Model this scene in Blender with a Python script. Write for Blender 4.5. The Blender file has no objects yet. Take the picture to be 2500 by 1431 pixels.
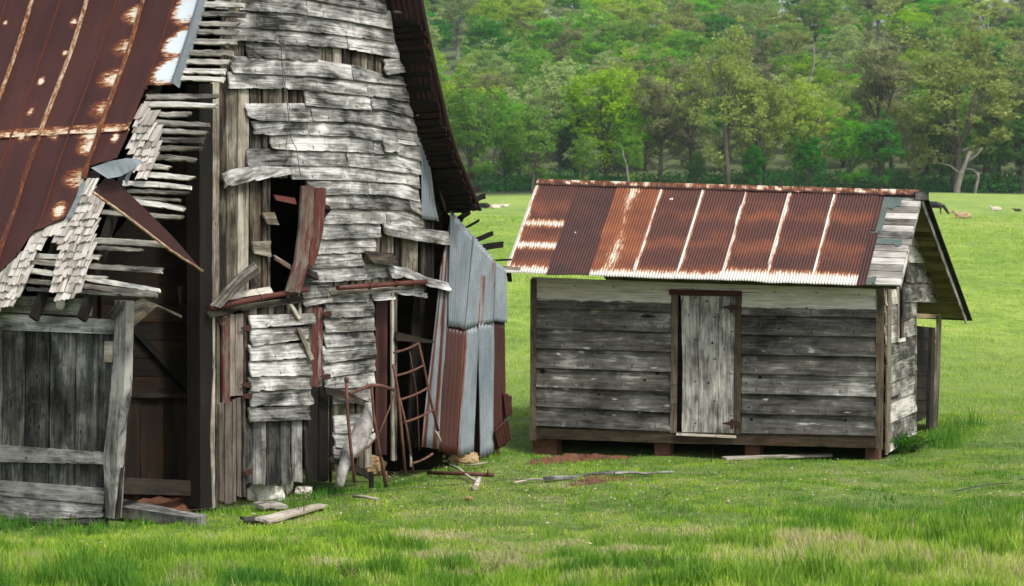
import bpy, math, random
import numpy as np
from mathutils import Vector, noise
random.seed(7); RNG = np.random.default_rng(11)
SC = bpy.context.scene; COL = SC.collection
F = 5000.0; CX = 1250.0; HY = 700.0; EYE = 2.05
R = random.random
def U(a, b): return a + (b - a) * random.random()
def V(*a): return Vector(a)
UP = V(0, 0, 1)
def ray(px, py): return V((px - CX) / F, 1.0, -(py - HY) / F)
def lerp(a, b, t): return a + (b - a) * t

# ------------------------------------------------------------------ node helpers
class NT:
    def __init__(s, name, rough=0.85):
        s.m = bpy.data.materials.new(name); s.m.use_nodes = True
        s.t = s.m.node_tree; s.bsdf = s.t.nodes['Principled BSDF']; s.out = s.t.nodes['Material Output']
        s.bsdf.inputs['Roughness'].default_value = rough
        s.bsdf.inputs['Specular IOR Level'].default_value = 0.25
    def n(s, ty, ins=None, **at):
        nd = s.t.nodes.new(ty)
        for k, v in at.items(): setattr(nd, k, v)
        for k, v in (ins or {}).items(): s.put(nd.inputs[k], v)
        return nd
    def put(s, sock, v):
        if isinstance(v, bpy.types.NodeSocket): s.t.links.new(v, sock)
        elif isinstance(v, (tuple, list)) and len(v) == 3 and sock.type == 'RGBA': sock.default_value = (*v, 1)
        else: sock.default_value = v
    def uv(s): return s.n('ShaderNodeUVMap').outputs[0]
    def obj(s): return s.n('ShaderNodeTexCoord').outputs['Object']
    def pos(s): return s.n('ShaderNodeNewGeometry').outputs['Position']
    def tint(s):
        a = s.n('ShaderNodeAttribute', attribute_name='tint')
        sp = s.n('ShaderNodeSeparateColor', {0: a.outputs['Color']})
        return sp.outputs[0], sp.outputs[1], sp.outputs[2]
    def sc(s, vec, xyz):
        return s.n('ShaderNodeMapping', {'Vector': vec, 'Scale': xyz}).outputs[0]
    def noise(s, vec, scale=1, detail=4, rough=.55, dist=0):
        return s.n('ShaderNodeTexNoise', {'Vector': vec, 'Scale': scale, 'Detail': detail, 'Roughness': rough, 'Distortion': dist}).outputs['Fac']
    def vor(s, vec, scale=1):
        return s.n('ShaderNodeTexVoronoi', {'Vector': vec, 'Scale': scale}).outputs['Distance']
    def ma(s, op, a, b=0.0, c=0.0, clamp=False):
        nd = s.n('ShaderNodeMath', {0: a, 1: b, 2: c}, operation=op); nd.use_clamp = clamp
        return nd.outputs[0]
    def mr(s, v, a, b, c=0.0, d=1.0):
        return s.n('ShaderNodeMapRange', {0: v, 1: a, 2: b, 3: c, 4: d}).outputs[0]
    def ramp(s, fac, stops):
        nd = s.n('ShaderNodeValToRGB', {0: fac}); e = nd.color_ramp.elements
        while len(e) < len(stops): e.new(.5)
        for i, (p, c) in enumerate(stops): e[i].position = p; e[i].color = (*c, 1)
        return nd.outputs[0]
    def mix(s, fac, a, b, blend='MIX'):
        nd = s.n('ShaderNodeMixRGB', {0: fac, 1: a, 2: b}, blend_type=blend)
        return nd.outputs[0]
    def bump(s, h, strength=.4, dist=.01):
        nd = s.n('ShaderNodeBump', {'Height': h, 'Strength': strength, 'Distance': dist})
        s.t.links.new(nd.outputs[0], s.bsdf.inputs['Normal'])
    def col(s, c): s.put(s.bsdf.inputs['Base Color'], c)

def wood(name, dark, mid, light, brown=(.16, .10, .05), stain=.55, paint=None, blot=1.0, kn=True, warm=.35, lo=.30, hi=.72, streak=0.0, RW=.30, nails=False):
    s = NT(name, .9); uv = s.uv(); r, g, b = s.tint()
    g1 = s.noise(s.sc(uv, (3, 48, 1)), 1, 6, .75, .5)
    g2 = s.noise(s.sc(uv, (1.3, 17, 1)), 1, 5, .65, .8)
    b1 = s.noise(s.sc(uv, (2.6, 5.5, 1)), 1, 5, .6, .8)
    b2 = s.noise(s.sc(s.pos(), (1.5, 1.5, 2.2)), 1, 4, .6)
    f = s.ma('MULTIPLY_ADD', g1, .42, 0)
    f = s.ma('MULTIPLY_ADD', g2, .38, f)
    f = s.ma('MULTIPLY_ADD', b1, .34 * blot, f)
    f = s.ma('MULTIPLY_ADD', b2, .34 * blot, f)
    f = s.ma('MULTIPLY_ADD', r, RW, f)
    f = s.ma('SUBTRACT', f, .40 + .34 * (blot - 1) + (RW - .3) * .5)
    c = s.ramp(s.mr(f, lo, hi), [(0, dark), (.48, mid), (1, light)])
    # brown tinge
    bn = s.noise(s.sc(uv, (.9, 7, 1)), 1, 3)
    c = s.mix(s.mr(bn, .5, .75, 0, warm), c, brown)
    # cross weather stains (dark runs)
    st = s.noise(s.sc(uv, (11, 4.0, 1)), 1, 6, .75, 1.0)
    c = s.mix(s.mr(st, stain, stain + .16, 0, .8), c, tuple(x * .45 for x in dark))
    if streak:
        sk = s.noise(s.sc(uv, (10, 7, 1)), 1, 5, .7, 1.2)
        c = s.mix(s.mr(sk, .60, .74, 0, streak), c, light)
    if paint:
        pn = s.noise(s.sc(uv, (4, 22, 1)), 1, 5, .7, .4)
        pm = s.ma('ADD', s.ma('MULTIPLY', pn, 1.0), s.ma('SUBTRACT', g, .5))
        c = s.mix(s.mr(pm, .44, .60), c, s.mix(s.mr(g1, .35, .65), tuple(x * .55 for x in paint), paint))
    ck = s.noise(s.sc(uv, (1.2, 120, 1)), 1, 2, .5, .8)
    cm = s.mr(ck, .64, .70)
    c = s.mix(s.ma('MULTIPLY', cm, .85), c, tuple(x * .25 for x in dark))
    hgt = s.ma('SUBTRACT', s.ma('ADD', g1, s.ma('MULTIPLY', g2, .6)), s.ma('MULTIPLY', cm, 1.0))
    if nails:
        su = s.n('ShaderNodeSeparateXYZ', {0: uv}).outputs[0]
        fu = s.ma('SUBTRACT', s.ma('FRACT', s.ma('MULTIPLY', su, 1.9)), .5); db = s.ma('SUBTRACT', b, .80)
        dd = s.ma('ADD', s.ma('MULTIPLY', s.ma('POWER', s.ma('MULTIPLY', fu, .53), 2), 1), s.ma('POWER', s.ma('MULTIPLY', db, .15), 2))
        c = s.mix(s.mr(dd, .00012, .00004), c, (.02, .014, .010))
        # run of stain below each nail
        c = s.mix(s.ma('MULTIPLY', s.ma('MULTIPLY', s.mr(s.ma('ABSOLUTE', fu), .022, .006), s.mr(s.ma('ABSOLUTE', db), .22, .02)), .5), c, (.05, .038, .028))
    if kn:
        kv = s.vor(s.sc(uv, (3.3, 6.0, 1)), 1)
        km = s.mr(kv, .075, .045)
        c = s.mix(s.ma('MULTIPLY', km, .9), c, tuple(x * .4 for x in dark))
        c = s.mix(s.ma('MULTIPLY', s.mr(s.ma('ABSOLUTE', s.ma('SUBTRACT', kv, .15)), .05, 0), .07), c, light)
    s.col(c); s.bump(hgt, .65, .008)
    return s.m

MAT = {}
MAT['siding'] = wood('weathered silver siding', (.014, .014, .012), (.185, .182, .168), (.57, .56, .53), warm=.14, stain=.58, blot=1.65, lo=.34, hi=.65, RW=.09, nails=True, kn=False)
MAT['vert'] = wood('brown grey boards', (.010, .008, .006), (.105, .092, .068), (.37, .34, .275), brown=(.16, .11, .06), warm=.6, stain=.60, blot=1.2, lo=.36, hi=.68)
MAT['vertgrey'] = wood('cool grey boards', (.009, .009, .008), (.075, .074, .067), (.29, .285, .26), brown=(.06, .042, .028), warm=.5, stain=.56, blot=1.5, streak=.2, lo=.37, hi=.70)
MAT['red'] = wood('faded red boards', (.02, .015, .012), (.12, .10, .082), (.28, .25, .215), paint=(.105, .026, .020), warm=.4, stain=.62)
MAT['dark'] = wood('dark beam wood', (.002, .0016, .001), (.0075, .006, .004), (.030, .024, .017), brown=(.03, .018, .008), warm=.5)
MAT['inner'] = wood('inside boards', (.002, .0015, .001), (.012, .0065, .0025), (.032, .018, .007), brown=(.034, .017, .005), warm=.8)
MAT['lath'] = wood('old lath', (.03, .027, .022), (.30, .28, .24), (.70, .67, .60), warm=.3, stain=.62, kn=False)
MAT['shed'] = wood('shed siding', (.016, .015, .013), (.105, .10, .09), (.52, .50, .46), brown=(.12, .085, .05), warm=.25, stain=.62, paint=(.68, .65, .56), blot=1.35, lo=.31, hi=.74, streak=.25, nails=True, RW=.22)
MAT['shedlight'] = wood('shed gable siding', (.025, .025, .02), (.19, .185, .16), (.50, .48, .42), warm=.2, stain=.58, blot=1.7, lo=.36, hi=.68, kn=False, streak=.3)
MAT['trim'] = wood('brown shed trim', (.018, .013, .008), (.082, .064, .042), (.21, .175, .125), brown=(.09, .055, .028), warm=.6, paint=(.075, .028, .020))
MAT['deck'] = wood('roof deck planks', (.03, .028, .024), (.22, .21, .185), (.52, .50, .455), warm=.2, stain=.60, blot=1.3, kn=False)
MAT['soffit'] = wood('soffit boards', (.05, .038, .02), (.20, .155, .085), (.33, .27, .16), brown=(.20, .13, .05), warm=.5, kn=False)
MAT['shingle'] = wood('shingle', (.12, .105, .085), (.38, .345, .30), (.64, .60, .54), brown=(.36, .25, .15), warm=.35, stain=.70, kn=False, lo=.22, hi=.66)
MAT['pale'] = wood('pale split wood', (.10, .085, .065), (.42, .38, .32), (.68, .64, .56), brown=(.40, .27, .12), warm=.45, kn=False)

def m_rust_roof():
    s = NT('rust standing seam', .62); uv = s.uv(); r, g, b = s.tint()
    n1 = s.noise(s.sc(uv, (14, 14, 1)), 1, 6, .7); n2 = s.noise(s.sc(uv, (1.2, .8, 1)), 1, 4, .6)
    n3 = s.noise(s.sc(uv, (60, 60, 1)), 1, 3, .7)
    n4 = s.noise(s.sc(uv, (7, .7, 1)), 1, 4, .6)
    base = s.ramp(s.ma('ADD', s.ma('ADD', s.ma('MULTIPLY', n2, .6), s.ma('MULTIPLY', n4, .5)), s.ma('MULTIPLY_ADD', n3, .3, -.2)), [(.3, (.034, .013, .011)), (.55, (.060, .021, .017)), (.75, (.10, .031, .019))])
    k = s.noise(s.sc(uv, (7, 34, 1)), 1, 6, .85, .4)
    v = s.ma('ADD', g, s.ma('MULTIPLY', s.ma('SUBTRACT', k, .5), s.mr(g, 0, .3, .1, 2.0)))
    c = s.mix(s.mr(v, .12, .42), base, (.20, .055, .018))
    c = s.mix(s.mr(v, .40, .52), c, (.50, .30, .13))
    c = s.mix(s.mr(v, .50, .60), c, s.mix(b, (.70, .62, .50), (.60, .66, .68)))
    s.col(c); s.bump(n3, .15, .004)
    return s.m
MAT['rustroof'] = m_rust_roof()

def m_seam():
    s = NT('seam metal', .6); uv = s.uv(); r, g, b = s.tint()
    k = s.noise(s.sc(uv, (40, 9, 1)), 1, 6, .8)
    v = s.ma('ADD', k, s.ma('MULTIPLY', s.ma('SUBTRACT', g, .5), .9))
    c = s.ramp(v, [(.34, (.08, .026, .016)), (.46, (.22, .09, .035)), (.54, (.42, .33, .23)), (.66, (.50, .49, .45))])
    s.col(c); s.bump(k, .3, .004); return s.m
MAT['seam'] = m_seam()

def m_corr_rust():
    s = NT('rusty corrugated roofing', .6); uv = s.uv(); r, g, b = s.tint()
    k = s.noise(s.sc(uv, (70, 5, 1)), 1, 5, .8); n2 = s.noise(s.sc(uv, (1.3, 2.2, 1)), 1, 4, .6); n3 = s.noise(s.sc(uv, (90, 90, 1)), 1, 3, .7)
    tone = s.ma('ADD', s.ma('MULTIPLY', n2, .55), s.ma('ADD', s.ma('MULTIPLY', n3, .25), s.ma('MULTIPLY', b, .6)))
    tone = s.ma('ADD', tone, s.ma('MULTIPLY', s.ma('SUBTRACT', k, .5), .25))
    base = s.ramp(tone, [(.34, (.036, .018, .016)), (.58, (.074, .027, .019)), (.80, (.18, .058, .025)), (1.0, (.28, .10, .04))])
    v = s.ma('ADD', g, s.ma('MULTIPLY', s.ma('SUBTRACT', k, .5), s.mr(g, 0, .3, .2, 1.7)))
    c = s.mix(s.mr(v, .20, .45), base, (.20, .065, .025))
    c = s.mix(s.mr(v, .44, .54), c, (.52, .34, .19))
    c = s.mix(s.mr(v, .52, .62), c, s.mix(s.mr(n3, .4, .6), (.52, .48, .41), (.48, .50, .49)))
    dr = s.vor(s.sc(uv, (1.7, 2.2, 1)), 1)
    c = s.mix(s.mr(dr, .045, .03), c, (.75, .74, .70))
    s.col(c); s.bump(n3, .15, .003); return s.m
MAT['corr'] = m_corr_rust()

def m_galv():
    s = NT('galvanised corrugated sheet', .42); uv = s.uv(); r, g, b = s.tint()
    s.bsdf.inputs['Metallic'].default_value = .0
    n1 = s.noise(s.sc(uv, (5, 1.2, 1)), 1, 5, .65); n3 = s.noise(s.sc(uv, (60, 60, 1)), 1, 3, .7)
    base = s.ramp(s.ma('ADD', s.ma('MULTIPLY', n1, .7), s.ma('MULTIPLY', n3, .3)), [(.3, (.08, .10, .112)), (.5, (.155, .18, .195)), (.7, (.25, .28, .29))])
    k = s.noise(s.sc(uv, (22, 1.1, 1)), 1, 5, .75)
    v = s.ma('ADD', k, s.ma('SUBTRACT', g, .5))
    c = s.mix(s.mr(v, .44, .58), base, (.13, .045, .024))
    c = s.mix(s.mr(v, .60, .80), c, s.mix(n1, (.026, .009, .008), (.062, .019, .013)))
    s.col(c); s.bump(n3, .1, .003); return s.m
MAT['galv'] = m_galv()

def m_simple(name, c1, c2, scale=20, rough=.8, bump=.3, d=.005, space='uv', extra=None):
    s = NT(name, rough); co = s.pos() if space == 'pos' else (s.obj() if space == 'obj' else s.uv())
    n = s.noise(co, scale, 6, .7); n2 = s.noise(co, scale * .17, 3)
    f = s.ma('ADD', s.ma('MULTIPLY', n, .6), s.ma('MULTIPLY', n2, .4))
    st = [(.36, c1), (.62, c2)]
    if extra: st.append((.72, extra))
    s.col(s.ramp(f, st)); s.bump(n, bump, d); return s.m
MAT['iron'] = m_simple('rusty iron', (.035, .014, .010), (.13, .06, .042), 30, .75, .5, .004, 'pos', (.22, .12, .08))
MAT['pipe'] = m_simple('rusty red pipe', (.04, .012, .010), (.11, .035, .025), 25, .5, .3, .003, 'pos', (.45, .38, .34))
MAT['rock'] = m_simple('limestone', (.36, .34, .30), (.60, .57, .51), 9, .95, .9, .03, 'pos', (.74, .71, .66))
MAT['rocktan'] = m_simple('tan stone', (.22, .13, .06), (.42, .30, .17), 9, .95, .9, .03, 'pos', (.5, .42, .3))
MAT['soil'] = m_simple('red soil', (.05, .022, .012), (.20, .085, .045), 14, .95, 1.0, .04, 'pos', (.26, .15, .09))
MAT['felt'] = m_simple('green grey roofing felt', (.055, .075, .068), (.10, .13, .118), 30, .9, .5, .004, 'pos')
MAT['tar'] = m_simple('black roll roofing', (.006, .006, .006), (.02, .02, .02), 30, .85, .3, .004, 'pos')
MAT['brick'] = m_simple('red brick', (.06, .027, .019), (.12, .055, .038), 16, .9, .5, .01, 'pos')
MAT['hinge'] = m_simple('rusted hinge iron', (.02, .009, .007), (.055, .020, .015), 30, .7, .4, .003, 'pos')
MAT['rust_shaded'] = m_simple('shaded rusted sheet', (.018, .007, .006), (.042, .013, .010), 12, .7, .2, .003, 'pos')  # rust darkened to put the torn sheet's turned-away shade into its colour
MAT['wire'] = m_simple('old wire', (.03, .028, .025), (.10, .09, .08), 40, .7, .2, .002, 'pos')
MAT['log'] = m_simple('bleached log', (.05, .045, .04), (.42, .40, .37), 7, .9, .9, .02, 'pos', (.72, .70, .66))

# ------------------------------------------------------------------ mesh builder
def add_obj(name, me, mat=None, parent=None):
    if mat is not None:
        for m in (mat if isinstance(mat, (list, tuple)) else [mat]): me.materials.append(m)
    o = bpy.data.objects.new(name, me); COL.objects.link(o)
    if parent: o.parent = parent
    return o
def tag(o, label=None, cat=None, group=None, kind=None):
    if label: o['label'] = label
    if cat: o['category'] = cat
    if group: o['group'] = group
    if kind: o['kind'] = kind
    return o
def empty(name, loc, label=None, cat=None, group=None):
    o = bpy.data.objects.new(name, None); COL.objects.link(o); o.location = loc; o.empty_display_size = .2
    return tag(o, label, cat, group)

class MB:
    def __init__(s): s.v = []; s.f = []; s.uv = []; s.c = []; s.sm = []
    def vert(s, p): s.v.append(tuple(p)); return len(s.v) - 1
    def face(s, ids, uvs=None, cols=None, smooth=False):
        s.f.append(tuple(ids)); n = len(ids)
        s.uv.extend(uvs or [(0, 0)] * n)
        if cols is None: cols = [(.5, .5, .5)] * n
        elif isinstance(cols, tuple): cols = [cols] * n
        s.c.extend(cols); s.sm.append(smooth)
    def build(s, name, mat, parent=None):
        me = bpy.data.meshes.new(name)
        off = parent_loc(parent)
        me.from_pydata([(a - off[0], b - off[1], c - off[2]) for a, b, c in s.v], [], s.f)
        ul = me.uv_layers.new(name='UVMap'); ul.data.foreach_set('uv', np.array(s.uv, dtype=np.float32).ravel())
        ca = me.color_attributes.new('tint', 'FLOAT_COLOR', 'CORNER')
        arr = np.ones((len(s.c), 4), dtype=np.float32); arr[:, :3] = np.array(s.c, dtype=np.float32)
        ca.data.foreach_set('color', arr.ravel())
        me.polygons.foreach_set('use_smooth', s.sm); me.validate(); me.update()
        return add_obj(name, me, mat, parent)
    def grid(s, P, Q=None, uvs=None, col=None, th=None, smooth=False):
        """P[i][j] front points; Q[i][j] back points -> closed slab. uvs[i][j], col[i][j]"""
        ni, nj = len(P), len(P[0])
        a = [[s.vert(p) for p in row] for row in P]
        uvs = uvs or [[(i * .1, j * .1) for j in range(nj)] for i in range(ni)]
        col = col or [[(.5, .5, .5)] * nj for i in range(ni)]
        for i in range(ni - 1):
            for j in range(nj - 1):
                q = [(i, j), (i + 1, j), (i + 1, j + 1), (i, j + 1)]
                s.face([a[x][y] for x, y in q], [uvs[x][y] for x, y in q], [col[x][y] for x, y in q], smooth)
        if Q:
            b = [[s.vert(p) for p in row] for row in Q]
            for i in range(ni - 1):
                for j in range(nj - 1):
                    q = [(i, j), (i, j + 1), (i + 1, j + 1), (i + 1, j)]
                    s.face([b[x][y] for x, y in q], [uvs[x][y] for x, y in q], [col[x][y] for x, y in q], smooth)
            per = [(i, 0) for i in range(ni)] + [(ni - 1, j) for j in range(1, nj)] + [(i, nj - 1) for i in range(ni - 2, -1, -1)] + [(0, j) for j in range(nj - 2, 0, -1)]
            for k in range(len(per)):
                (x, y), (x2, y2) = per[k], per[(k + 1) % len(per)]
                s.face([a[x][y], b[x][y], b[x2][y2], a[x2][y2]], [uvs[x][y], (uvs[x][y][0], uvs[x][y][1] + .02), (uvs[x2][y2][0], uvs[x2][y2][1] + .02), uvs[x2][y2]], [col[x][y], col[x][y], col[x2][y2], col[x2][y2]])
    def tube(s, pts, rad, n=8, cap=True, col=(.5, .5, .5), smooth=True):
        pts = [Vector(p) for p in pts]; rings = []
        if not isinstance(rad, (list, tuple)): rad = [rad] * len(pts)
        prev = None; L = 0
        for i, p in enumerate(pts):
            d = (pts[min(i + 1, len(pts) - 1)] - pts[max(i - 1, 0)]).normalized()
            if prev is None:
                a = d.cross(UP) if abs(d.z) < .9 else d.cross(V(1, 0, 0))
            else: a = prev - d * prev.dot(d)
            a.normalize(); prev = a; b = d.cross(a)
            if i: L += (p - pts[i - 1]).length
            rings.append([s.vert(p + (a * math.cos(2 * math.pi * k / n) + b * math.sin(2 * math.pi * k / n)) * rad[i]) for k in range(n)])
            if i:
                for k in range(n):
                    k2 = (k + 1) % n
                    s.face([rings[i - 1][k], rings[i - 1][k2], rings[i][k2], rings[i][k]], [(L - .1, k / n * .2), (L - .1, (k + 1) / n * .2), (L, (k + 1) / n * .2), (L, k / n * .2)], col, smooth)
        if cap:
            s.face(rings[0][::-1], None, col); s.face(rings[-1], None, col)
    def board(s, p0, p1, wv, nv, th, nseg=8, jag=.006, warp=.006, rows=2, col=None, taper=(1, 1), ends=.03):
        """free plank along p0->p1, width vector wv (full), normal nv, thickness th"""
        p0, p1, wv, nv = Vector(p0), Vector(p1), Vector(wv), Vector(nv).normalized()
        L = (p1 - p0).length; r = R(); uo, vo = U(0, 50), U(0, 50); g = .5
        if col: g = col[1]; r = col[0]
        P, Q, UVs, C = [], [], [], []
        wl = wv.length; sd = U(0, 100)
        for i in range(nseg + 1):
            t = i / nseg; c = p0.lerp(p1, t); tw = lerp(taper[0], taper[1], t)
            wob = noise.noise(V(t * 3 + sd, 0, 0)) * warp
            rowp, rowq, ru, rc = [], [], [], []
            for j in range(rows + 1):
                q = j / rows - .5
                e = noise.noise(V(t * L * 9, sd + j * 7, 3)) * jag if j in (0, rows) else 0
                x = (noise.noise(V(sd, j * 3.1, 9)) * ends * (1 if i == nseg else -1)) if i in (0, nseg) else 0
                pt = c + wv * (q * tw + e / wl) + nv * wob + (p1 - p0).normalized() * x
                rowp.append(pt); rowq.append(pt - nv * th)
                ru.append((uo + t * L, vo + (q + .5) * wl)); rc.append((r, g, j / rows))
            P.append(rowp); Q.append(rowq); UVs.append(ru); C.append(rc)
        s.grid(P, Q, UVs, C)

def parent_loc(p):
    x = Vector((0, 0, 0))
    while p is not None: x += p.location; p = p.parent
    return x

def resample(poly, n):
    L = [0]
    for a, b in zip(poly, poly[1:]): L.append(L[-1] + math.hypot(b[0] - a[0], b[1] - a[1]))
    out = []
    for i in range(n + 1):
        d = L[-1] * i / n; k = 0
        while k < len(L) - 2 and L[k + 1] < d: k += 1
        f = (d - L[k]) / max(1e-9, L[k + 1] - L[k])
        out.append((lerp(poly[k][0], poly[k + 1][0], f), lerp(poly[k][1], poly[k + 1][1], f)))
    return out
def interp(poly, x):
    if x <= poly[0][0]: 
        a, b = poly[0], poly[1]
    elif x >= poly[-1][0]: a, b = poly[-2], poly[-1]
    else:
        for a, b in zip(poly, poly[1:]):
            if a[0] <= x <= b[0]: break
    return a[1] + (b[1] - a[1]) * (x - a[0]) / (b[0] - a[0] if abs(b[0] - a[0]) > 1e-9 else 1e-9)

def slab(mb, S, A, B, o1=0.0, o2=0.0, th=.02, nseg=None, jA=0, jB=0, jE=0, warp=.004, rows=3, g=.5, r=None, gf=None, vertical=False, freq=.16):
    """plank/sheet whose edges A and B are pixel polylines laid on surface S(px,py,out); o1/o2 = how far edges A/B stand out"""
    if nseg is None: nseg = max(4, int(math.hypot(A[-1][0] - A[0][0], A[-1][1] - A[0][1]) / 9))
    a, b = resample(A, nseg), resample(B, nseg); r = R() if r is None else r
    uo, vo, sd = U(0, 60), U(0, 60), U(0, 99)
    P, Q, UVs, C = [], [], [], []; L = 0; prev = None
    dx, dy = A[-1][0] - A[0][0], A[-1][1] - A[0][1]; dl = math.hypot(dx, dy) + 1e-9; dx /= dl; dy /= dl
    for i in range(nseg + 1):
        pa, pb = a[i], b[i]; rp, rq, ru, rc = [], [], [], []
        wx, wy = pb[0] - pa[0], pb[1] - pa[1]; wl = math.hypot(wx, wy) + 1e-9
        na = noise.noise(V(i * freq * 9 / 3 + sd, 1, 0)); nb = noise.noise(V(i * freq * 9 / 3 + sd, 7, 0))
        nb2 = noise.noise(V(i * 1.7 + sd, 17, 0))
        for j in range(rows + 1):
            q = j / rows
            x, y = lerp(pa[0], pb[0], q), lerp(pa[1], pb[1], q)
            if j == 0: x += wx / wl * na * jA; y += wy / wl * na * jA
            if j == rows:
                k = nb * .42 * jB - (min(1.0, max(0, nb2 - .22) * 3.2) + .35 * max(0, noise.noise(V(i * 3.1 + sd, 27, 0)))) * jB * .95
                x += wx / wl * k; y += wy / wl * k
            if i in (0, nseg):
                e = noise.noise(V(sd, j * 2.3, i)) * jE * (1 if i else -1)
                x += dx * e; y += dy * e
            w = noise.noise(V(i * .35 + sd, j * .8, 3)) * warp
            o = lerp(o1, o2, q) + w
            p = S(x, y, o); rp.append(p); rq.append(S(x, y, o - th))
            if j == 0 and prev is not None: L += (p - prev).length
            if j == 0: prev = p; p00 = p
            ru.append((uo + L, vo + (p - p00).length)); rc.append((r, gf(x, y) if gf else g, q))
        P.append(rp); Q.append(rq); UVs.append(ru); C.append(rc)
    mb.grid(P, Q, UVs, C)

# ------------------------------------------------------------------ barn frame of reference
TH = math.atan2(3300, 5000)
GB = V(math.sin(TH), math.cos(TH), 0)          # along the gable wall (to the right and away)
DB = V(-math.cos(TH), math.sin(TH), 0)         # along the barn's side (to the left and away)
C0 = V(-3.48, 18.14, 0)
def zh(h): return h + EYE
def plane_fn(origin, normal):
    nrm = Vector(normal).normalized()
    def S(px, py, out=0.0):
        d = ray(px, py); k = nrm.dot(origin) / nrm.dot(d)
        p = d * k + nrm * out; p.z += EYE
        return p
    return S
SG = plane_fn(C0, -DB)                          # gable plane, outward = -DB
def SGt(t): return plane_fn(C0 + DB * t, -DB)   # parallel planes (t>0 inside)
SS = plane_fn(C0, -GB)                          # side wall, outward = -GB
def to_ts(p): q = Vector((p.x, p.y, 0)) - C0; return q.dot(DB), q.dot(GB), p.z - EYE
def PT(t, s, h): q = C0 + DB * t + GB * s; return V(q.x, q.y, zh(h))

# left roof profile from the lath ends, on the plane t = TR
TR = -0.6
_pr = [(385, 718), (399, 655), (413, 595), (440, 515), (470, 405), (505, 300), (545, 190), (578, 90), (604, 0), (625, -80)]
PROF = []
for x, y in _pr:
    t, s, h = to_ts(SGt(TR)(x, y)); PROF.append((s, h))
s_l, h_l = PROF[-1]; s_m, h_m = PROF[-2]
RIDGE_S = 2.45
sl = 2.15
PROF.append((RIDGE_S, h_l + (RIDGE_S - s_l) * sl)); RIDGE_H = PROF[-1][1]
PROF = [(PROF[0][0] - .12, PROF[0][1] - .22)] + PROF
QL = [0]
for a, b in zip(PROF, PROF[1:]): QL.append(QL[-1] + math.hypot(b[0] - a[0], b[1] - a[1]))
def prof_h(s): return interp(PROF, s)
def prof_q(s):
    for i in range(len(PROF) - 1):
        if s <= PROF[i + 1][0] or i == len(PROF) - 2:
            return QL[i] + (QL[i + 1] - QL[i]) * (s - PROF[i][0]) / (PROF[i + 1][0] - PROF[i][0])
def q_sh(q):
    for i in range(len(QL) - 1):
        if q <= QL[i + 1] or i == len(QL) - 2:
            f = (q - QL[i]) / (QL[i + 1] - QL[i])
            a, b = PROF[i], PROF[i + 1]
            dx, dy = b[0] - a[0], b[1] - a[1]; l = math.hypot(dx, dy)
            return a[0] + dx * f, a[1] + dy * f, (-dy / l, dx / l)
def RP(t, q, out=0.0):
    s, h, n = q_sh(q); return PT(t, s + n[0] * out, h + n[1] * out)
def roof_tq(px, py):
    d = ray(px, py)
    def f(k):
        t, s, h = to_ts(V(d.x * k, d.y * k, d.z * k + EYE)); return h - prof_h(s)
    k = 15.0; a = f(k)
    while k < 32:
        b = f(k + .1)
        if a > 0 >= b or a < 0 <= b:
            lo, hi = k, k + .1
            for _ in range(24):
                m = (lo + hi) / 2
                if (f(m) > 0) == (a > 0): lo = m
                else: hi = m
            t, s, h = to_ts(V(d.x * lo, d.y * lo, d.z * lo + EYE)); return t, prof_q(s)
        k += .1; a = b
    return 0, 0
def SR(px, py, out=0.0):
    t, q = roof_tq(px, py); return RP(t, q, out)

barn = empty('barn', PT(0, 0, -EYE), 'large collapsing grey wooden barn with rusty standing seam roof and broken siding', 'barn')
BT = 6.0   # how far back the barn runs

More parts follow.
